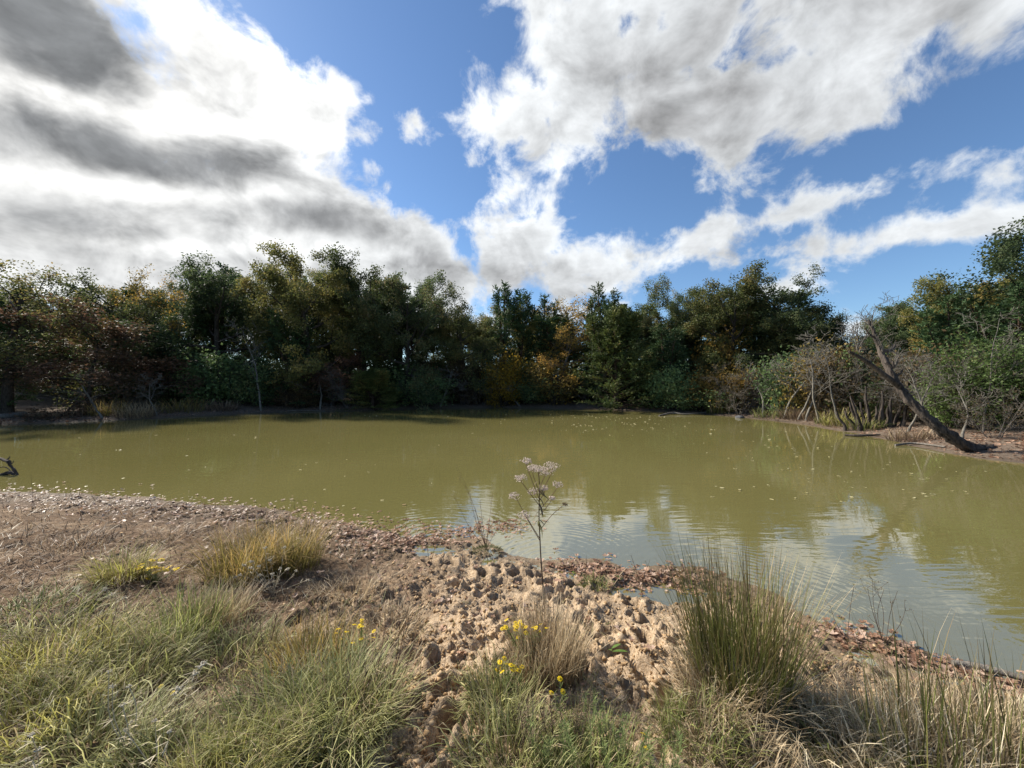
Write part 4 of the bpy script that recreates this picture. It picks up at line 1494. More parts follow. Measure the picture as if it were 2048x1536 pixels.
TUFTS = [
    (492, 1145, 125, 125, 'golden', 950, 'rounded golden green tussock behind the white headed weed', dict(lean=(.05, .7), curl=(.3, 1.7))),
    (580, 1128, 110, 118, 'golden', 800, 'golden tipped tussock nearest the water, right of the rounded one', dict(lean=(.05, .6), curl=(.3, 1.5))),
    (245, 1156, 85, 88, 'yellow', 520, 'small yellow green tussock beside the yellow flowers on the left', dict(lean=(.05, .8), curl=(.4, 1.7))),
    (60, 1232, 190, 70, 'green', 620, 'flattened dark green tuft at the left edge', dict(lean=(.4, 1.2), curl=(.4, 1.2))),
    (85, 1345, 230, 150, 'yellow', 1000, 'large pale yellow green tuft at the left edge below the dark tuft', dict(lean=(.1, .8), curl=(.5, 1.7))),
    (250, 1360, 190, 130, 'pale', 800, 'wide drooping tuft right of the large yellow green tuft', dict(lean=(.1, .9), curl=(.5, 1.7))),
    (365, 1285, 130, 130, 'green', 620, 'upright green tuft in the middle of the left bank', dict(lean=(.05, .55), curl=(.2, 1.3))),
    (440, 1235, 110, 85, 'dry', 420, 'reddish dry tuft behind the upright green tuft', dict(lean=(.05, .7), curl=(.2, 1.2))),
    (470, 1330, 170, 90, 'pale', 520, 'short greyish tuft right of the upright green tuft', dict(lean=(.2, .9), curl=(.4, 1.4))),
    (630, 1330, 150, 100, 'golden', 640, 'brown green tuft left of the leaning brown stalks', dict(lean=(.05, .6), curl=(.2, 1.2))),
    (680, 1455, 210, 180, 'pale', 1200, 'large rounded green tuft left of the bare clay path', dict(lean=(.05, .7), curl=(.5, 1.8))),
    (560, 1475, 170, 150, 'green', 780, 'dark green tuft left of the large rounded one', dict(lean=(.05, .7), curl=(.4, 1.6))),
    (60, 1490, 200, 150, 'yellow', 800, 'pale tuft in the bottom left corner', dict(lean=(.1, .9), curl=(.5, 1.8))),
    (190, 1550, 190, 150, 'pale', 700, 'tuft with long arching blades at the bottom left', dict(lean=(.1, .9), curl=(.5, 1.8))),
    (330, 1560, 190, 140, 'pale', 740, 'whitish green tuft at the bottom edge under the pale dead stalks', dict(lean=(.1, .8), curl=(.4, 1.6))),
    (460, 1590, 210, 160, 'yellow', 740, 'yellow green tuft at the bottom edge left of the dark green tuft', dict(lean=(.1, .8), curl=(.4, 1.6))),
    (620, 1610, 200, 150, 'pale', 700, 'tuft cut by the bottom edge below the large rounded one', dict(lean=(.1, .8), curl=(.4, 1.6))),
    (1095, 1345, 135, 150, 'dry', 900, 'tan dry bunch of grass at the foot of the tall flowering stem', dict(lean=(.02, .4), curl=(.1, .9))),
    (1000, 1420, 120, 110, 'pale', 560, 'green tuft left of the tan dry bunch', dict(lean=(.05, .7), curl=(.4, 1.5))),
    (1030, 1545, 200, 130, 'pale', 760, 'pale green tuft at the bottom edge right of the clay path', dict(lean=(.1, .7), curl=(.4, 1.6))),
    (1180, 1560, 170, 120, 'green', 560, 'green tuft at the bottom edge among the feathery weeds', dict(lean=(.1, .7), curl=(.3, 1.4))),
    (1440, 1440, 130, 150, 'dry', 640, 'dry tan grass in front of the big rush clump', dict(lean=(.1, .7), curl=(.3, 1.4))),
    (1400, 1480, 150, 100, 'green', 560, 'low green tuft left of the dry tan grass', dict(lean=(.1, .8), curl=(.3, 1.4))),
    (1590, 1490, 230, 150, 'straw', 620, 'heap of long straw coloured blades drooping right of the rush clump', dict(lean=(.3, 1.0), curl=(.6, 1.6), width=.0045)),
    (1690, 1540, 180, 110, 'green', 480, 'green tuft at the bottom edge below the straw coloured heap', dict(lean=(.2, .9), curl=(.4, 1.5))),
    (1500, 1560, 220, 100, 'dry', 640, 'dry tuft at the bottom edge below the big rush clump', dict(lean=(.1, .9), curl=(.3, 1.4))),
    (1850, 1590, 300, 170, 'straw', 640, 'straw tuft at the foot of the right hand rushes', dict(lean=(.1, .9), curl=(.3, 1.4))),
    (2000, 1560, 220, 170, 'dry', 600, 'dry tuft in the bottom right corner', dict(lean=(.1, .7), curl=(.3, 1.4))),
    (1760, 1500, 200, 120, 'dry', 560, 'tan dry tuft between the straw heap and the sparse rushes', dict(lean=(.2, 1.0), curl=(.4, 1.5))),
    (1930, 1500, 230, 130, 'dry', 620, 'tan dry grass filling the gaps of the sparse rushes', dict(lean=(.1, .9), curl=(.3, 1.4))),
    (2060, 1500, 200, 140, 'straw', 520, 'straw grass at the right edge behind the thin rushes', dict(lean=(.1, .9), curl=(.3, 1.4))),
    (1650, 1345, 90, 45, 'brown', 220, 'low brown tuft on the mud right of the big rush clump', dict(lean=(.2, 1.0), curl=(.4, 1.4))),
    (1190, 1180, 45, 32, 'green', 120, 'tiny green tuft on the mud right of the tall stem', dict(lean=(.2, .9), curl=(.4, 1.2))),
    (150, 1090, 110, 45, 'brown', 260, 'flat brown tuft on the left bank near the leaf drift', dict(lean=(.4, 1.2), curl=(.3, 1.0))),
    (330, 1075, 90, 35, 'brown', 220, 'flat brown tuft midway between the leaf drift and the yellow flowers', dict(lean=(.4, 1.2), curl=(.3, 1.0))),
    (700, 1190, 130, 55, 'dry', 320, 'thin dry tuft on the mud right of the golden tussocks', dict(lean=(.3, 1.1), curl=(.3, 1.1))),
    (780, 1260, 120, 70, 'dry', 320, 'straw coloured tuft left of the hoof printed clay', dict(lean=(.3, 1.0), curl=(.3, 1.1))),
]
for i, (px, py, w, h, kind, n, lab, kw) in enumerate(TUFTS):
    tuft('grass_tuft', px, py, w, h, kind, n, lab, 900 + i, **kw)


def rush(px, py, wpx, hpx, n, ndry, label, seed, lean=0.42, width=0.004, kind='rush'):
    x, y, z = ground_at(px, py)
    s = y / FOC
    e = empty('rush_clump', (x, y, z), label, 'rushes', 'rush clumps')
    g = settle(tuft_geo(seed, n, hpx * s, wpx * s * 0.36, (0.0, lean), (0.0, 0.55), width, 0.04, 0.68, 5), x, y)
    obj('green_blades', g.mesh('green_blades', M_GR[kind]), e)
    g = settle(tuft_geo(seed + 1, ndry, hpx * s * 0.55, wpx * s * 0.38, (0.2, 0.9), (0.4, 1.6), width * 1.1, 0.05, 0.6, 5), x, y)
    obj('dry_blades', g.mesh('dry_blades', M_GR['straw']), e)
    return e


rush(1478, 1400, 230, 335, 1000, 150, 'big dark green rush clump at the near waterline right of centre', 1201, 0.50, 0.0042)
rush(1905, 1575, 380, 330, 170, 130, 'sparse tall rush clump with dark stalks in the bottom right corner', 1211, 0.30)
rush(2010, 1545, 180, 290, 80, 60, 'thin rushes at the right edge beside the bottom right clump', 1221, 0.25)
rush(1440, 824, 70, 46, 420, 40, 'upright green brown reed clump on the far bank', 1231, 0.5, 0.03)


def far_tuft(px, py, w, h, kind, n, label, seed, **kw):
    return tuft('bank_grass', px, py, w, h, kind, n, label, seed, group='grass clumps on the far bank', width=0.02, nseg=4, **kw)


FT = [(272, 832, 60, 40, 'dry', 'dry grass clump under the short pale sapling'), (362, 822, 75, 36, 'golden', 'brown green grass clump left of the pale bare tree'),
      (215, 828, 60, 40, 'golden', 'olive grass clump below the small russet oak'), (445, 820, 55, 28, 'brown', 'low brown grass clump just left of the pale bare tree'),
      (1688, 848, 70, 40, 'yellow', 'tallest yellow green grass clump on the right bank'), (1730, 856, 60, 30, 'green', 'green grass at the foot of the stump clump'),
      (1625, 838, 80, 26, 'brown', 'low reddish brown grass right of the straight sapling'), (1545, 832, 70, 22, 'green', 'low green grass between the two pale saplings'),
      (1590, 836, 50, 30, 'brown', 'rusty grass clump at the foot of the straight sapling'), (1830, 878, 80, 30, 'brown', 'grass clump below the leaning trunk'),
      (1660, 846, 50, 18, 'green', 'short green grass left of the bright yellow green clump'), (120, 832, 90, 25, 'brown', 'sparse brown grass beside the weathered log')]
for i, (px, py, w, h, kd, lab) in enumerate(FT):
    far_tuft(px, py, w, h, kd, 260, lab, 1300 + i, lean=(.1, .8), curl=(.2, 1.2))


# ------------------------------------------------------------------ ground cover (nobody could count it)
def screen_points(rng, n, x0, x1, y0, y1):
    """points on the bank spread evenly as seen from the path"""
    px, py = rng.uniform(x0, x1, n), rng.uniform(y0, y1, n)
    z = np.full(n, 0.2)
    for _ in range(6):
        k = (EYE - z) * FOC / (py - 768.0)
        x, y = (px - 1024.0) / FOC * k, k
        z = np.maximum(gz_many(x, y), 0)
    return px, py, np.stack([x, y, z], 1)


CLAY_SPOTS = [(850, 1500, 75, 70), (850, 1400, 95, 70), (880, 1310, 110, 70), (900, 1230, 130, 60), (1010, 1180, 190, 55), (1290, 1290, 120, 110), (1330, 1380, 90, 60), (1330, 1205, 140, 45), (860, 1160, 110, 45), (1230, 1230, 120, 50), (1680, 1330, 60, 30)]


def bare_amount(px, py):
    b = np.zeros(len(px))
    for (cx, cy, rx, ry) in CLAY_SPOTS:
        b = np.maximum(b, np.exp(-((px - cx) / rx) ** 2 - ((py - cy) / ry) ** 2) * 1.15)
    return np.clip(b, 0, 1)


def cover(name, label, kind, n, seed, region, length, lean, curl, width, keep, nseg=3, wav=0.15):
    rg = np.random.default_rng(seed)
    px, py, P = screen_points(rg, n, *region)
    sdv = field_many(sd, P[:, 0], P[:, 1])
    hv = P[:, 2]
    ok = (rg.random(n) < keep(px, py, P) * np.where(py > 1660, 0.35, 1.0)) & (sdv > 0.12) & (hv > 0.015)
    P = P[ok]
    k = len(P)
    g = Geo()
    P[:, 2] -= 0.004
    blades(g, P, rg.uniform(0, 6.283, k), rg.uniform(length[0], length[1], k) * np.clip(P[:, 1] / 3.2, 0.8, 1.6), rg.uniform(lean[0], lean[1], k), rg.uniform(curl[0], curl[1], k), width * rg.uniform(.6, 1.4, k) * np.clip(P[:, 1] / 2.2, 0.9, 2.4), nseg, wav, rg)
    return tag(obj(name, g.mesh(name, M_GR[kind])), label, None, None, 'stuff')


def patch(P, s, seed, lo, hi):
    return sstep(lo, hi, fbm(P[:, 0] * s, P[:, 1] * s, 3, seed))


LEFT = lambda px: 1 - sstep(700, 1000, px) * 0.65
cover('dry_grass', 'matted dry grass stems over the near bank', 'brown', 110000, 51, (-500, 2500, 985, 2300), (.04, .13), (0.5, 1.45), (-.2, .5), .0035, lambda px, py, P: (1 - 0.8 * bare_amount(px, py)) * LEFT(px) * (0.35 + 0.65 * patch(P, 1.5, 5, -.4, .4)))
cover('straw_litter', 'pale broken straw lying over the near bank', 'straw', 52000, 52, (-500, 2500, 1000, 2300), (.04, .16), (1.1, 1.55), (-.3, .3), .003, lambda px, py, P: (1 - 0.85 * bare_amount(px, py)) * LEFT(px) * (0.15 + 0.6 * patch(P, 1.9, 8, -.3, .5)))
cover('short_grass', 'short green grass between the tufts of the near bank', 'pale', 66000, 53, (-500, 2500, 1120, 2300), (.05, .17), (.1, .9), (.3, 1.4), .0035, lambda px, py, P: (1 - bare_amount(px, py)) * sstep(1130, 1330, py - 60 * sstep(0, 500, 500 - px) + 90 * sstep(1300, 1500, px)) * patch(P, 1.7, 9, -.35, .35), 4)
cover('dry_short_grass', 'short tan grass between the tufts of the near bank', 'dry', 56000, 54, (-500, 2500, 1060, 2300), (.05, .16), (.1, 1.1), (.2, 1.3), .003, lambda px, py, P: (1 - bare_amount(px, py)) * sstep(1060, 1300, py) * (0.2 + 0.8 * patch(P, 1.5, 12, -.3, .4)), 4)

# crumbs and clods of clay
def clods(n, seed):
    rg = np.random.default_rng(seed)
    px, py, P = screen_points(rg, n, 150, 2100, 1060, 1600)
    sdv = field_many(sd, P[:, 0], P[:, 1])
    ok = (rg.random(n) < 0.16 + 0.9 * bare_amount(px, py)) & (sdv > 0.1) & (P[:, 2] > 0.01)
    P = P[ok]
    k = len(P)
    phi = (1 + 5 ** .5) / 2
    I = np.array([(-1, phi, 0), (1, phi, 0), (-1, -phi, 0), (1, -phi, 0), (0, -1, phi), (0, 1, phi), (0, -1, -phi), (0, 1, -phi), (phi, 0, -1), (phi, 0, 1), (-phi, 0, -1), (-phi, 0, 1)], float)
    I /= np.linalg.norm(I[0])
    T = np.array([(0, 11, 5), (0, 5, 1), (0, 1, 7), (0, 7, 10), (0, 10, 11), (1, 5, 9), (5, 11, 4), (11, 10, 2), (10, 7, 6), (7, 1, 8), (3, 9, 4), (3, 4, 2), (3, 2, 6), (3, 6, 8), (3, 8, 9), (4, 9, 5), (2, 4, 11), (6, 2, 10), (8, 6, 7), (9, 8, 1)])
    S = (0.003 + 0.013 * rg.random(k) ** 2.6)
    V = I[None] * (1 + 0.6 * rg.uniform(-1, 1, (k, 12, 1))) * S[:, None, None] * np.array([1.25, 1.0, 0.75])
    a = rg.uniform(0, 6.283, k)
    c, s = np.cos(a)[:, None], np.sin(a)[:, None]
    V = np.stack([V[..., 0] * c - V[..., 1] * s, V[..., 0] * s + V[..., 1] * c, V[..., 2]], -1) + P[:, None, :] + np.array([0, 0, 1]) * (S * 0.35)[:, None, None]
    F = (np.arange(k) * 12)[:, None, None] + T[None]
    g = Geo()
    g.add(V.reshape(-1, 3), F.reshape(-1, 3))
    m, t, out = material('clay_clods')
    pos = t.n('ShaderNodeNewGeometry').outputs['Position']
    rnd = t.n('ShaderNodeNewGeometry').outputs['Random Per Island']
    f = t.m('ADD', t.m('MULTIPLY', rnd, 0.6), t.m('MULTIPLY', t.noise(pos, 60.0, 4.0, 0.6), 0.4))
    principled(t, out, t.ramp(f, [(0.1, (0.16, 0.095, 0.045)), (0.5, (0.36, 0.24, 0.13)), (0.9, (0.50, 0.37, 0.23))]), 0.95, None, 0.1)
    return tag(obj('clay_clods', g.mesh('clay_clods', m)), 'crumbs and clods of trampled tan clay', None, None, 'stuff')


clods(22000, 61)

# ------------------------------------------------------------------ fallen leaves
def oak_leaf(seed, curl):
    rg = random.Random(seed)
    half = [(0.0, 0.03), (0.16, 0.10), (0.26, 0.24), (0.38, 0.13), (0.52, 0.30), (0.66, 0.16), (0.80, 0.22), (1.0, 0.0)]
    up = [(a, b * rg.uniform(.85, 1.15)) for a, b in half]
    pts = [(a, b) for a, b in up] + [(a, -b * rg.uniform(.85, 1.15)) for a, b in reversed(up[1:-1])]
    n = len(pts)
    V = [(a - 0.5, b, curl * (b * b * 3.0 + (a - .5) ** 2 * 1.1) + rg.uniform(-.02, .02)) for a, b in pts]
    mid = [(0.25 - 0.5, 0, curl * .05), (0.7 - 0.5, 0, curl * .05)]
    V = np.array(V + mid)
    F = []
    for i in range(n):
        j = (i + 1) % n
        a = (V[i][0] + V[j][0]) / 2
        F.append((i, j, n if a < 0 else n + 1))
    F += [(4, n + 1, n), (n - 3, n, n + 1)]
    return V, np.array(F)


M_LEAF = leaf_mat('fallen_leaf_tan', [(0.05, (0.15, 0.075, 0.045)), (0.4, (0.34, 0.20, 0.125)), (0.7, (0.47, 0.31, 0.22)), (0.95, (0.60, 0.50, 0.42))], 0.25, 1.5, 0.5, 0.35, 0.3)
M_LEAFP = leaf_mat('fallen_leaf_pale', [(0.05, (0.15, 0.09, 0.065)), (0.4, (0.33, 0.24, 0.185)), (0.7, (0.46, 0.37, 0.30)), (0.95, (0.60, 0.53, 0.46))], 0.25, 1.5, 0.6, 0.25, 0.3)
M_LEAFW = leaf_mat('floating_leaf', [(0.05, (0.30, 0.24, 0.10)), (0.5, (0.50, 0.44, 0.24)), (0.95, (0.66, 0.62, 0.42))], 0.2, 1.0, 0.45, 0.4, 0.3)
LEAVES = [oak_leaf(s, c) for s, c in ((1, 0.6), (2, -0.5), (3, 0.9), (4, 0.25), (5, -0.9))]
LEAF_ME = {}
for i, (v, f) in enumerate(LEAVES):
    for nm, mt in (('tan', M_LEAF), ('pale', M_LEAFP), ('water', M_LEAFW)):
        LEAF_ME[nm, i] = make_mesh('leaf', v, f, [mt])


def band(rng, pts, n, spread, wiggle=0.0):
    P = np.array(pts, float)
    seg = np.hypot(*(P[1:] - P[:-1]).T)
    c = np.concatenate([[0], np.cumsum(seg)]) / seg.sum()
    u = rng.random(n)
    x = np.interp(u, c, P[:, 0])
    y = np.interp(u, c, P[:, 1])
    return x + rng.normal(0, spread, n), y + rng.normal(0, spread * 0.42, n)


rl = np.random.default_rng(71)
DRIFTS = [
    ([(-250, 985), (0, 992), (200, 1002), (420, 1020), (560, 1036)], 650, 30, 'pale', 'pale curled oak leaf in the long drift on the left waterline'),
    ([(-250, 988), (0, 996), (200, 1006), (420, 1022), (560, 1036)], 600, 34, 'tan', 'tan oak leaf in the long drift on the left waterline'),
    ([(560, 1034), (680, 1062), (780, 1078), (860, 1075)], 900, 38, 'tan', 'tan oak leaf in the drift left of the shore twigs'),
    ([(860, 1078), (940, 1062), (1040, 1048)], 300, 22, 'tan', 'tan oak leaf in the tongue of leaves behind the shore twigs'),
    ([(1110, 1135), (1200, 1140), (1260, 1162), (1330, 1150), (1400, 1172)], 620, 30, 'tan', 'tan oak leaf in the drift between the tall stem and the big rush clump'),
    ([(1630, 1256), (1760, 1295), (1900, 1340), (2100, 1400)], 420, 26, 'tan', 'tan oak leaf on the right waterline'),
    ([(200, 1060), (600, 1120), (1000, 1180), (1300, 1260)], 240, 120, 'tan', 'single tan leaf scattered on the trampled bank'),
]
cand = []
for bi, (pts, n, spread, kind, lab) in enumerate(DRIFTS):
    bx, by = band(rl, pts, n, spread)
    z = np.full(n, 0.03)
    for _ in range(5):
        k = (EYE - z) * FOC / (np.maximum(by, 900) - 768.0)
        X, Y = (bx - 1024.0) / FOC * k, k
        z = np.maximum(gz_many(X, Y), 0.0)
    for i in range(n):
        cand.append((Y[i], X[i], z[i], bi))
cand.sort(key=lambda c: c[0])
rest = {'pale': Geo(), 'tan': Geo()}
nsolo = [0] * len(DRIFTS)
LIM = [50, 30, 50, 40, 60, 50, 20]
rq = random.Random(3)
for (Y, X, z, bi) in cand:
    kind, lab = DRIFTS[bi][3], DRIFTS[bi][4]
    sz = rq.uniform(0.03, 0.095)
    rot = (rq.gauss(0, .22), rq.gauss(0, .22), rq.uniform(0, 6.283))
    zz = z + (0.006 if z <= 0.001 else 0.012) + rq.uniform(0, .008)
    li = rq.randrange(5)
    if z <= 0.001:
        rot = (rot[0] * .3, rot[1] * .3, rot[2])
    if nsolo[bi] < LIM[bi]:
        nsolo[bi] += 1
        o = obj('fallen_leaf', LEAF_ME[kind, li], None, (X, Y, zz), 0, (sz, sz, sz))
        o.rotation_euler = rot
        tag(o, lab, 'leaf', 'fallen leaves along the near waterline')
    else:
        v, f = LEAVES[li]
        cz, szn = math.cos(rot[2]), math.sin(rot[2])
        w = v * sz
        w = np.stack([w[:, 0], w[:, 1], w[:, 2] + w[:, 1] * rot[0] + w[:, 0] * rot[1]], 1)
        w = np.stack([w[:, 0] * cz - w[:, 1] * szn + X, w[:, 0] * szn + w[:, 1] * cz + Y, w[:, 2] + zz], 1)
        rest[kind].add(w, f)
tag(obj('leaf_litter', rest['tan'].mesh('leaf_litter', M_LEAF)), 'tan fallen oak leaves drifted along the near waterline', None, None, 'stuff')
tag(obj('pale_leaf_litter', rest['pale'].mesh('pale_leaf_litter', M_LEAFP)), 'pale fallen oak leaves drifted along the left waterline', None, None, 'stuff')

# leaves lying under the far trees
g = Geo()
rf = np.random.default_rng(72)
fx, fy = [], []
n = 5200
px = np.concatenate([rf.uniform(-80, 760, 3400), rf.uniform(1420, 2080, 1800)])
d = rf.uniform(0.05, 4.5, n) ** 1.0
sx = np.interp(px, [p[0] for p in far_px], [onplane(*p)[0] for p in far_px])
sy = np.interp(px, [p[0] for p in far_px], [onplane(*p)[1] for p in far_px])
k = 1 + d / np.hypot(sx, sy)
X, Y = sx * k, sy * k
Z = np.maximum(gz_many(X, Y), 0.0) + 0.015
for i in range(n):
    v, f = LEAVES[i % 5]
    s = rf.uniform(.07, .13)
    a = rf.uniform(0, 6.283)
    w = np.stack([v[:, 0] * math.cos(a) - v[:, 1] * math.sin(a), v[:, 0] * math.sin(a) + v[:, 1] * math.cos(a), v[:, 2] + v[:, 1] * rf.normal(0, .5)], 1) * s
    g.add(w + np.array([X[i], Y[i], Z[i]]), f)
tag(obj('far_leaf_litter', g.mesh('far_leaf_litter', M_LEAF)), 'brown fallen leaves under the trees of the far bank', None, None, 'stuff')

# leaves floating on the open pond
rw = random.Random(9)
FL = ['small pale leaf floating on the pond among the scattered flecks mid water', 'small pale leaf floating alone on the right half of the pond', 'small pale leaf floating alone on the left half of the pond']
nf = 0
RAFTS = [(rw.gauss(1180, 190), 830 + abs(rw.gauss(0, 30)), rw.uniform(15, 55)) for _ in range(17)]
while nf < 280:
    if nf < 180:
        px, py = rw.gauss(1180, 190), 828 + abs(rw.gauss(0, 34))
        if rw.random() < 0.7:
            rx_, ry_, rs_ = rw.choice(RAFTS)
            px, py = rx_ + rw.gauss(0, rs_), ry_ + rw.gauss(0, 2.2)
        lab = FL[0]
    elif nf < 250:
        px, py = rw.uniform(1400, 2030), rw.uniform(850, 1010)
        lab = FL[1]
    else:
        px, py = rw.uniform(30, 900), rw.uniform(860, 1020)
        lab = FL[2]
    x, y = onplane(px, py)
    if gsample(sd, x, y) > -0.5:
        continue
    s = rw.uniform(.06, .15) * (1.0 if py < 900 else 0.7)
    o = obj('floating_leaf', LEAF_ME['water', rw.randrange(5)], None, (x, y, 0.006), 0, (s, s, s * 0.7))
    o.rotation_euler = (0, 0, rw.uniform(0, 6.283))
    tag(o, lab, 'leaf', 'leaves floating on the pond')
    nf += 1

# ------------------------------------------------------------------ weeds and flowers on the near bank
def plain(name, col, rough=0.7, var=0.25, trans=0.0):
    m, t, out = material(name)
    rnd = t.n('ShaderNodeNewGeometry').outputs['Random Per Island']
    pos = t.n('ShaderNodeNewGeometry').outputs['Position']
    f = t.m('ADD', t.m('MULTIPLY', rnd, 0.6), t.m('MULTIPLY', t.noise(pos, 40.0, 3.0, 0.6), 0.4))
    c = t.ramp(f, [(0.2, tuple(v * (1 - var) for v in col)), (0.8, tuple(min(1, v * (1 + var)) for v in col))])
    b = principled(t, out, c, rough, None, 0.2)
    if trans:
        tr = t.n('ShaderNodeBsdfTranslucent')
        t.link(c, tr.inputs[0])
        mx = t.n('ShaderNodeMixShader')
        mx.inputs[0].default_value = trans
        t.link(b.outputs[0], mx.inputs[1])
        t.link(tr.outputs[0], mx.inputs[2])
        t.link(mx.outputs[0], out.inputs[0])
    return m


M_STEM = plain('dark_stem', (0.085, 0.055, 0.04))
M_STEMR = plain('reddish_stem', (0.11, 0.062, 0.042))
M_STEMP = plain('pale_stem', (0.38, 0.33, 0.23))
M_STEMG = plain('green_stem', (0.12, 0.16, 0.05))
M_FLUFF = plain('faded_flower', (0.56, 0.47, 0.42), 0.9, 0.35)
M_WHITE = plain('white_flower', (0.50, 0.45, 0.35), 0.9, 0.2)
M_PETAL = plain('yellow_petal', (0.80, 0.58, 0.015), 0.6, 0.12, 0.3)
M_DISC = plain('flower_disc', (0.42, 0.26, 0.02), 0.8)
M_WLEAF = plain('weed_leaf', (0.115, 0.115, 0.045), 0.6, 0.4, 0.3)
M_DLEAF = plain('withered_leaf', (0.13, 0.10, 0.06), 0.8, 0.4)
M_FEATH = plain('feathery_leaf', (0.17, 0.21, 0.075), 0.7, 0.35, 0.3)
M_BROAD = plain('broad_leaf', (0.10, 0.17, 0.035), 0.6, 0.3, 0.3)

OCT_V = np.array([(1, 0, 0), (-1, 0, 0), (0, 1, 0), (0, -1, 0), (0, 0, 1), (0, 0, -1)], float)
OCT_F = np.array([(0, 2, 4), (2, 1, 4), (1, 3, 4), (3, 0, 4), (2, 0, 5), (1, 2, 5), (3, 1, 5), (0, 3, 5)])


def puffs(geo, C, r, rng):
    C = np.asarray(C, float)
    n = len(C)
    s = r * rng.uniform(.6, 1.3, (n, 1, 1))
    V = OCT_V[None] * s * (1 + .3 * rng.uniform(-1, 1, (n, 6, 1))) + C[:, None]
    F = (np.arange(n) * 6)[:, None, None] + OCT_F[None]
    geo.add(V.reshape(-1, 3), F.reshape(-1, 3))


def stem(geo, pts, r0, r1, n=4, sides=5):
    P = smooth_line(pts, n)
    tubes(geo, poly_segs(P, np.linspace(r0, r1, len(P))), sides)
    return P


def leaf_blade(geo, p, d, L, W, curl=0.4, up=(0, 0, 1), n=4):
    """a lance shaped leaf as a bent strip"""
    p, d = np.array(p, float), norm(np.array(d, float))
    side = norm(np.cross(d, np.array(up, float)) + 1e-6)
    nr = np.cross(side, d)
    rows = []
    for i in range(n + 1):
        s = i / n
        c = p + d * L * s - nr * curl * L * s * s * 0.6
        w = W * 0.5 * math.sin(math.pi * min(0.04 + s * 0.96, 0.999)) ** 0.8
        rows += [c + side * w, c - side * w]
    F = [[2 * i, 2 * i + 1, 2 * i + 3, 2 * i + 2] for i in range(n)]
    geo.add(np.array(rows), np.array(F))


def part(name, geo, mat, e, smooth=False):
    return obj(name, local(geo, tuple(e.location)).mesh(name, mat, smooth), e)


# the tall faded flowering stem in front of the water
bx, by, bz = ground_at(1091, 1262)
dpt = by
e = empty('tall_flowering_weed', (bx, by, bz), 'tall single dark stem with faded whitish flower clusters in front of the water', 'weed')
rgw = random.Random(21)
W = lambda px, py, dd=0.0: at_depth(px, py, dpt + dd)
g = Geo()
stem(g, [(bx, by, bz - .02), W(1088, 1200), W(1082, 1120), W(1080, 1080), W(1078, 1030), W(1079, 975), W(1077, 945)],   .0070, .003, 6, 6)
part('stem', g, M_STEM, e, True)
HEADS = [((1079, 1000), (1056, 940), (1052, 922), 20), ((1079, 985), (1066, 950), (1066, 936), 22), ((1079, 975), (1090, 950), (1092, 943), 30), ((1080, 990), (1102, 948), (1104, 933), 30), ((1078, 965), (1078, 945), (1076, 938), 22),
         ((1078, 1010), (1046, 968), (1041, 956), 24), ((1079, 1005), (1070, 992), (1068, 983), 22), ((1079, 1020), (1108, 985), (1116, 969), 20), ((1080, 1000), (1090, 982), (1088, 976), 16),
         ((1080, 1078), (1052, 1032), (1030, 992), 22), ((1080, 1082), (1060, 1048), (1050, 1030), 24), ((1080, 1060), (1104, 1030), (1130, 1008), 10), ((1080, 1030), (1098, 1008), (1104, 996), 12)]
for i, (a, b, c, r) in enumerate(HEADS):
    dd = rgw.uniform(-.07, .07)
    g = Geo()
    P = stem(g, [W(*a), W(*b, dd * .6), W(*c, dd)], .0028, .0016, 4, 4)
    part('branch', g, M_STEMR, e, True)
    rr = r * 0.62 * dpt / FOC
    rn = np.random.default_rng(300 + i)
    m = int(20 + r * 3.2)
    v = norm(rn.normal(size=(m, 3))) * (rn.random((m, 1)) ** .4)
    C = np.array(W(*c, dd)) + v * np.array([rr, rr, rr * .55])
    g = Geo()
    puffs(g, C, .0042, rn)
    part('flower_head', g, M_FLUFF if i != 11 else M_DLEAF, e)
for i in range(26):
    t_ = rgw.uniform(.35, .98)
    py = 1100 - 145 * t_
    px = np.interp(py, [945, 975, 1030, 1080, 1100], [1077, 1079, 1078, 1080, 1081])
    a = rgw.uniform(0, 6.283)
    g = Geo()
    leaf_blade(g, W(px, py), (math.cos(a), math.sin(a), rgw.uniform(-1.2, .3)), rgw.uniform(.05, .11), rgw.uniform(.009, .018), rgw.uniform(.2, 1.2))
    part('leaf', g, M_WLEAF if i % 4 == 0 else M_DLEAF, e)

# yellow daisies
def daisy_mesh():
    V, F, idx = [], [], []
    n = 9
    for i in range(n):
        a = 2 * math.pi * i / n
        w = 0.30
        k = len(V)
        V += [(math.cos(a) * .28, math.sin(a) * .28, .05), (math.cos(a - w) * .85, math.sin(a - w) * .85, .0), (math.cos(a) * 1.05, math.sin(a) * 1.05, -.12), (math.cos(a + w) * .85, math.sin(a + w) * .85, .0)]
        F += [(k, k + 1, k + 2), (k, k + 2, k + 3)]
        idx += [0, 0]
    k = len(V)
    V += [(math.cos(2 * math.pi * i / 8) * .38, math.sin(2 * math.pi * i / 8) * .38, .04) for i in range(8)] + [(0, 0, .34)]
    for i in range(8):
        F.append((k + i, k + (i + 1) % 8, k + 8))
        idx.append(1)
    return make_mesh('flower', np.array(V), np.array(F), [M_PETAL, M_DISC], False, None, idx)


DAISY = daisy_mesh()


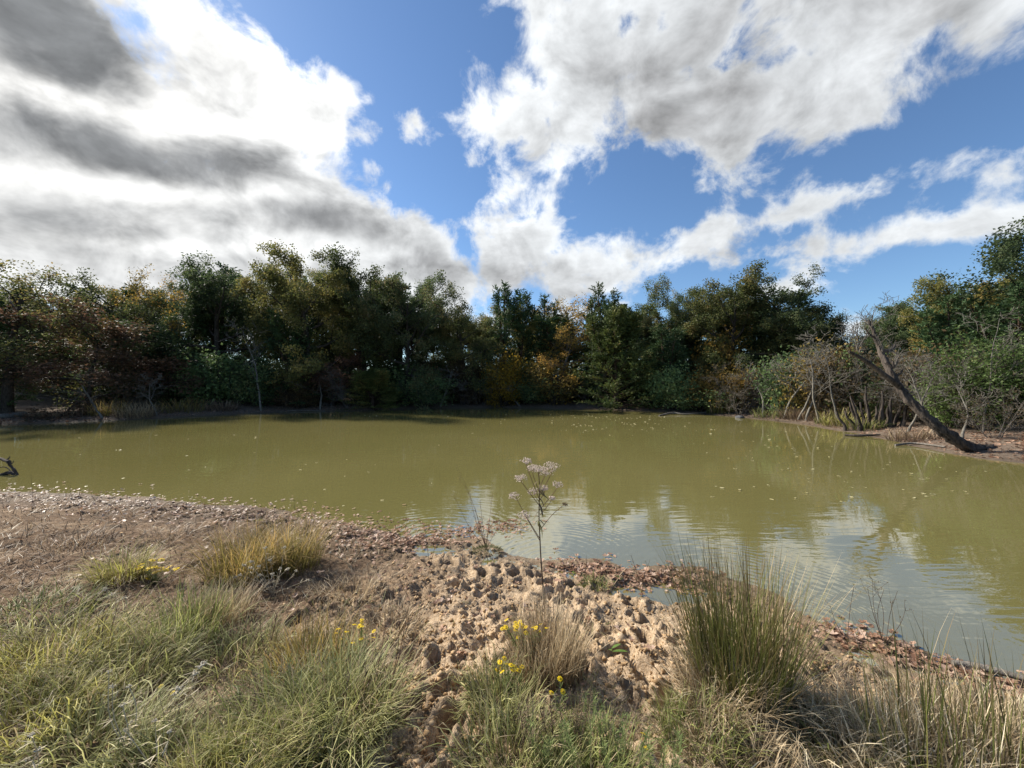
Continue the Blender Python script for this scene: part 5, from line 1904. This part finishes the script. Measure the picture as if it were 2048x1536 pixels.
def daisies(px, py, spots, label, seed, size=0.015, green=0.5):
    x, y, z = ground_at(px, py)
    e = empty('yellow_flower_plant', (x, y, z), label, 'flower', 'yellow flowers on the near bank')
    rg = random.Random(seed)
    gs, gl = Geo(), Geo()
    for (a, b) in spots:
        q = at_depth(a, b, y + rg.uniform(-.05, .05))
        m = (np.array([x, y, z]) * .45 + q * .55) + np.array([rg.uniform(-.02, .02), rg.uniform(-.02, .02), -.01])
        P = stem(gs, [(x + rg.uniform(-.02, .02), y + rg.uniform(-.02, .02), z - .01), m, q], .0018, .0011, 4, 4)
        for s in range(26):
            f = rg.uniform(.08, .9)
            p = P[int(f * (len(P) - 1))]
            an = rg.uniform(0, 6.283)
            leaf_blade(gl, p, (math.cos(an), math.sin(an), rg.uniform(.2, 1.2)), rg.uniform(.02, .05), .0026, .3, n=2)
        o = obj('flower', DAISY, e, tuple(q - np.array([x, y, z])), 0, (size, size, size))
        o.rotation_euler = (rg.uniform(-.5, .7), rg.uniform(-.6, .4), rg.uniform(0, 6))
    part('stems', gs, M_STEMG, e)['kind'] = 'stuff'
    part('leaves', gl, M_FEATH, e)['kind'] = 'stuff'
    return e


def jit(seed, cx, cy, sx, sy, n):
    rg = random.Random(seed)
    return [(cx + rg.gauss(0, sx), cy + rg.gauss(0, sy)) for _ in range(n)]


daisies(1052, 1335, jit(1, 1030, 1252, 17, 9, 16) + jit(2, 1075, 1262, 8, 10, 6), 'tallest bunch of yellow flowers beside the dark flowering stem', 31)
daisies(1025, 1425, jit(3, 1003, 1328, 10, 12, 8) + jit(4, 1030, 1338, 9, 6, 5), 'lower bunch of yellow flowers left of the tan dry grass', 32)
daisies(308, 1166, jit(5, 308, 1138, 22, 8, 18), 'bunch of yellow flowers beside the small yellow green tussock', 33, 0.026)
daisies(718, 1335, jit(6, 712, 1262, 24, 13, 14), 'bunch of small yellow flowers left of the hoof printed clay', 34, 0.014)
daisies(1120, 1440, [(1120, 1357), (1103, 1385), (1126, 1383)], 'three yellow flowers just below the tan dry grass', 35)
daisies(1290, 1520, [(1287, 1467), (1293, 1495)], 'pair of yellow flowers near the bottom edge left of the rushes', 36)
daisies(335, 1420, [(322, 1372), (345, 1385)], 'two faint yellow flowers in the grass of the left bank', 37, 0.011)


# pale headed dead weeds
def headed_weed(px, py, heads, label, seed, name='white_headed_weed', hr=9, leaf=True, stemr=.0022, mat=M_STEMP):
    x, y, z = ground_at(px, py)
    e = empty(name, (x, y, z), label, 'weed', 'pale headed weeds on the near bank')
    rg = random.Random(seed)
    rn = np.random.default_rng(seed)
    gs, gl = Geo(), Geo()
    for (a, b) in heads:
        q = at_depth(a, b, y + rg.uniform(-.08, .08))
        m = np.array([x, y, z]) * .5 + q * .5 + np.array([rg.uniform(-.03, .03), rg.uniform(-.03, .03), rg.uniform(-.02, .03)])
        P = stem(gs, [(x + rg.uniform(-.015, .015), y + rg.uniform(-.015, .015), z - .01), m, q], stemr, stemr * .6, 4, 4)
        if leaf:
            for s in range(7):
                p = P[rg.randrange(1, len(P))]
                an = rg.uniform(0, 6.283)
                leaf_blade(gl, p, (math.cos(an), math.sin(an), rg.uniform(-.4, .9)), rg.uniform(.025, .06), rg.uniform(.003, .006), rg.uniform(-.6, 1.2), n=3)
        r = hr * y / FOC * .5
        k = rg.randrange(16, 30)
        C = q + norm(rn.normal(size=(k, 3))) * (rn.random((k, 1)) ** .4) * np.array([r, r, r * .6])
        g = Geo()
        puffs(g, C, r * .26, rn)
        part('flower_head', g, M_WHITE, e)
    part('stems', gs, mat, e)['kind'] = 'stuff'
    if leaf:
        part('leaves', gl, M_STEMP, e)['kind'] = 'stuff'
    return e


headed_weed(545, 1190, [(488, 1130), (500, 1135), (503, 1123), (518, 1132), (470, 1155), (480, 1150), (560, 1137), (575, 1138), (592, 1142), (520, 1150), (545, 1148), (615, 1160), (568, 1095), (530, 1096), (540, 1120)],
            'spreading weed with white heads in front of the golden tussocks', 41, hr=8)
headed_weed(262, 1520, [(218, 1343), (225, 1372), (258, 1372), (245, 1410), (262, 1445)], 'tall pale dead weed with curled leaves at the bottom left', 42, hr=10, stemr=.003)
headed_weed(330, 1460, [(358, 1375), (350, 1388), (400, 1332), (408, 1326), (390, 1345)], 'pale dead weed with cream heads right of the tall curled one', 43, hr=13)
headed_weed(62, 1590, [(62, 1470), (55, 1518), (75, 1500)], 'pale headed dead weed at the bottom left corner', 44, hr=12, stemr=.003)
headed_weed(345, 1590, [(310, 1440), (340, 1462), (250, 1460)], 'pale dead weed at the bottom edge right of the tall curled one', 45, hr=9)
headed_weed(700, 1135, [(672, 1082), (690, 1090), (712, 1085), (725, 1100), (660, 1105)], 'pale green sprawling weed right of the golden tussocks', 46, hr=6)
headed_weed(245, 1235, [(210, 1178), (250, 1195), (225, 1188)], 'small cream headed weed below the left yellow flowers', 47, hr=9)
headed_weed(1860, 1590, [(1820, 1515), (1865, 1500), (1950, 1500), (1955, 1518)], 'white headed weed among the right hand rushes', 48, hr=9)


# dark leafless stalks
def twig_weed(px, py, tips, label, seed, r=.0028, mat=M_STEM, side=5, name='dry_stalk', buds=True):
    x, y, z = ground_at(px, py)
    e = empty(name, (x, y, z), label, 'weed', 'dry stalks on the near bank')
    rg = random.Random(seed)
    rn = np.random.default_rng(seed)
    g, gb2 = Geo(), Geo()
    for (a, b) in tips:
        q = at_depth(a, b, y + rg.uniform(-.1, .1))
        o = np.array([x + rg.uniform(-.012, .012), y + rg.uniform(-.012, .012), z - .01])
        m = o * .5 + q * .5 + np.array([rg.uniform(-.03, .03), rg.uniform(-.03, .03), rg.uniform(-.02, .03)])
        P = stem(g, [o, m, q], r, r * .45, 5, 4)
        L = np.linalg.norm(q - o)
        for s in range(side):
            k = rg.randrange(len(P) // 3, len(P))
            d = norm((q - o) / L + np.array(rvec(rg)) * .8)
            w = P[k] + d * L * rg.uniform(.08, .28)
            stem(g, [P[k], (P[k] + w) / 2 + np.array(rvec(rg)) * .01, w], r * .5, r * .3, 2, 3)
            if buds:
                puffs(gb2, w + rn.normal(0, .004, (3, 3)), .0035, rn)
    part('stalks', g, mat, e)
    if buds:
        part('seed_heads', gb2, M_DLEAF, e)['kind'] = 'stuff'
    return e


twig_weed(760, 1440, [(820, 1200), (800, 1230), (770, 1260), (835, 1262), (745, 1320)], 'leaning bunch of thin reddish brown stalks left of the clay path', 51, mat=M_STEMR, side=7)
twig_weed(690, 1500, [(735, 1340), (700, 1350), (640, 1390)], 'dark stalks rising from the large rounded green tuft', 52, mat=M_STEM)
twig_weed(972, 1098, [(928, 962), (938, 985), (985, 985), (950, 1015), (990, 1035), (912, 1000), (1000, 1050), (960, 1000)], 'bare twigs growing from a mud mound at the near waterline', 53, name='shore_twigs', mat=M_STEMR, side=4)
twig_weed(1768, 1288, [(1745, 1160), (1755, 1180), (1768, 1178), (1795, 1182), (1812, 1215), (1735, 1175)], 'dark forked twig standing at the right waterline', 54, side=3)
twig_weed(1690, 1275, [(1708, 1170), (1660, 1210)], 'two bent twigs behind the big rush clump at the waterline', 55, side=2)
twig_weed(520, 1110, [(505, 1020), (530, 1035), (550, 1015)], 'dark stalks standing behind the golden tussocks', 56, side=4)
twig_weed(620, 1085, [(600, 1000), (630, 1020), (585, 1010)], 'thin stalks at the waterline above the golden tussocks', 57, side=4)
twig_weed(215, 1330, [(190, 1210), (240, 1195), (205, 1235)], 'dark stalks standing in the large yellow green tuft', 58, side=6)
twig_weed(530, 1330, [(520, 1240), (555, 1225), (500, 1260)], 'forked brown stalks in the short greyish tuft', 59, side=5, mat=M_STEMR)
twig_weed(64, 1030, [(62, 950), (75, 975)], 'single dark stalk against the water at the left edge', 60, side=2)
twig_weed(148, 1010, [(140, 968), (152, 975)], 'short dark stalk in the left leaf drift', 61, side=3)
twig_weed(1030, 1430, [(1050, 1262), (1020, 1310)], 'dark stalk crossing in front of the lower yellow flowers', 62, side=2)
twig_weed(1110, 1520, [(1100, 1390), (1135, 1400), (1080, 1420), (1150, 1430)], 'grey brown stalks below the tan dry grass', 63, side=7)
twig_weed(1545, 1420, [(1700, 1300), (1760, 1420), (1620, 1320)], 'long pale stalks arching right from the big rush clump', 64, mat=M_STEMP, side=2, buds=False)
twig_weed(860, 1130, [(850, 1060), (880, 1070)], 'short dark stalk on the mud left of the shore twigs', 65, side=3)
twig_weed(1285, 1190, [(1262, 1110), (1300, 1120)], 'thin curved stalk standing in the puddle', 66, side=2)

# green mound at the foot of the shore twigs
gx0, gy0, gz0 = ground_at(975, 1105)
g = Geo()
rn = np.random.default_rng(81)
for i in range(260):
    a = rn.uniform(0, 6.283)
    r = 0.13 * math.sqrt(rn.random())
    leaf_blade(g, (gx0 + r * math.cos(a) * 1.3, gy0 + r * math.sin(a) * .8, gz0 + .01 + .05 * (1 - r / .13)), (math.cos(a), math.sin(a), rn.uniform(.2, 1.3)), rn.uniform(.03, .06), .010, .5, n=2)
tag(obj('green_weed_mound', local(g, (gx0, gy0, gz0)).mesh('green_weed_mound', M_WLEAF), None, (gx0, gy0, gz0)), 'low dark green weed mound under the shore twigs', 'weed')


# feathery green weeds along the bottom edge
def feathery(px, py, hpx, label, seed, brown=False):
    x, y, z = ground_at(px, py)
    s = y / FOC
    e = empty('feathery_weed', (x, y, z), label, 'weed', 'feathery weeds at the bottom edge')
    rg = random.Random(seed)
    gs, gl = Geo(), Geo()
    for k in range(4):
        a = rg.uniform(0, 6.283)
        h = hpx * s * rg.uniform(.6, 1.05)
        o = np.array([x + .03 * math.cos(a), y + .03 * math.sin(a), z - .01])
        q = o + np.array([math.cos(a) * h * .22, math.sin(a) * h * .22, h])
        P = stem(gs, [o, (o + q) / 2 + np.array(rvec(rg)) * .015, q], .0022, .001, 6, 4)
        for i in range(90):
            p = P[int(rg.uniform(.12, 1) * (len(P) - 1))] + np.array(rvec(rg)) * .004
            an = rg.uniform(0, 6.283)
            leaf_blade(gl, p, (math.cos(an), math.sin(an), rg.uniform(.3, 1.4)), rg.uniform(.015, .042), .0028, .2, n=2)
    part('stems', gs, M_STEM if brown else M_STEMG, e)['kind'] = 'stuff'
    part('leaves', gl, M_DLEAF if brown else M_FEATH, e)['kind'] = 'stuff'


FW = [(1100, 1560, 150, 'feathery green weed at the bottom edge under the three yellow flowers', 0), (1160, 1575, 160, 'feathery green weed at the bottom edge, second from the clay path', 0), (1215, 1560, 150, 'feathery green weed at the bottom edge midway to the rushes', 0),
      (1265, 1570, 130, 'feathery green weed beside the pair of yellow flowers', 0), (1325, 1560, 110, 'short feathery weed at the bottom edge left of the rushes', 0), (1075, 1530, 130, 'brownish feathery weed below the tan dry grass', 1), (1140, 1520, 130, 'dead brown feathery weed in front of the green ones', 1),
      (515, 1460, 110, 'golden brown feathery weed left of the large rounded green tuft', 1), (545, 1440, 120, 'brown feathery weed behind the dark green tuft', 1), (1185, 1500, 100, 'small feathery weed behind the row at the bottom edge', 0)]
for i, (px, py, h, lab, br) in enumerate(FW):
    feathery(px, py, h, lab, 900 + i, br)


# broad green leaves
def broad(px, py, n, L, label, seed):
    x, y, z = ground_at(px, py)
    rg = random.Random(seed)
    g = Geo()
    for i in range(n):
        a = rg.uniform(0, 6.283)
        leaf_blade(g, (x + rg.uniform(-.03, .03), y + rg.uniform(-.03, .03), z + .005), (math.cos(a), math.sin(a), rg.uniform(.4, 1.6)), L * rg.uniform(.6, 1.1), L * .26, .5)
    return tag(obj('broad_leaf_weed', local(g, (x, y, z)).mesh('broad_leaf_weed', M_BROAD), None, (x, y, z)), label, 'weed', 'broad leaved weeds on the near bank')


broad(650, 1340, 7, .10, 'bright green broad leaves in the brown green tuft', 1)
broad(1215, 1305, 4, .10, 'upright broad green leaf on the clay right of the tan dry grass', 2)
broad(580, 1370, 10, .06, 'small round green leaves left of the leaning brown stalks', 3)
broad(1235, 1165, 8, .06, 'dark green weed in the leaf drift by the puddle', 4)
broad(1150, 1150, 6, .05, 'small green weed at the waterline right of the tall stem', 5)
broad(640, 1100, 8, .05, 'green weed on the mud right of the golden tipped tussock', 6)
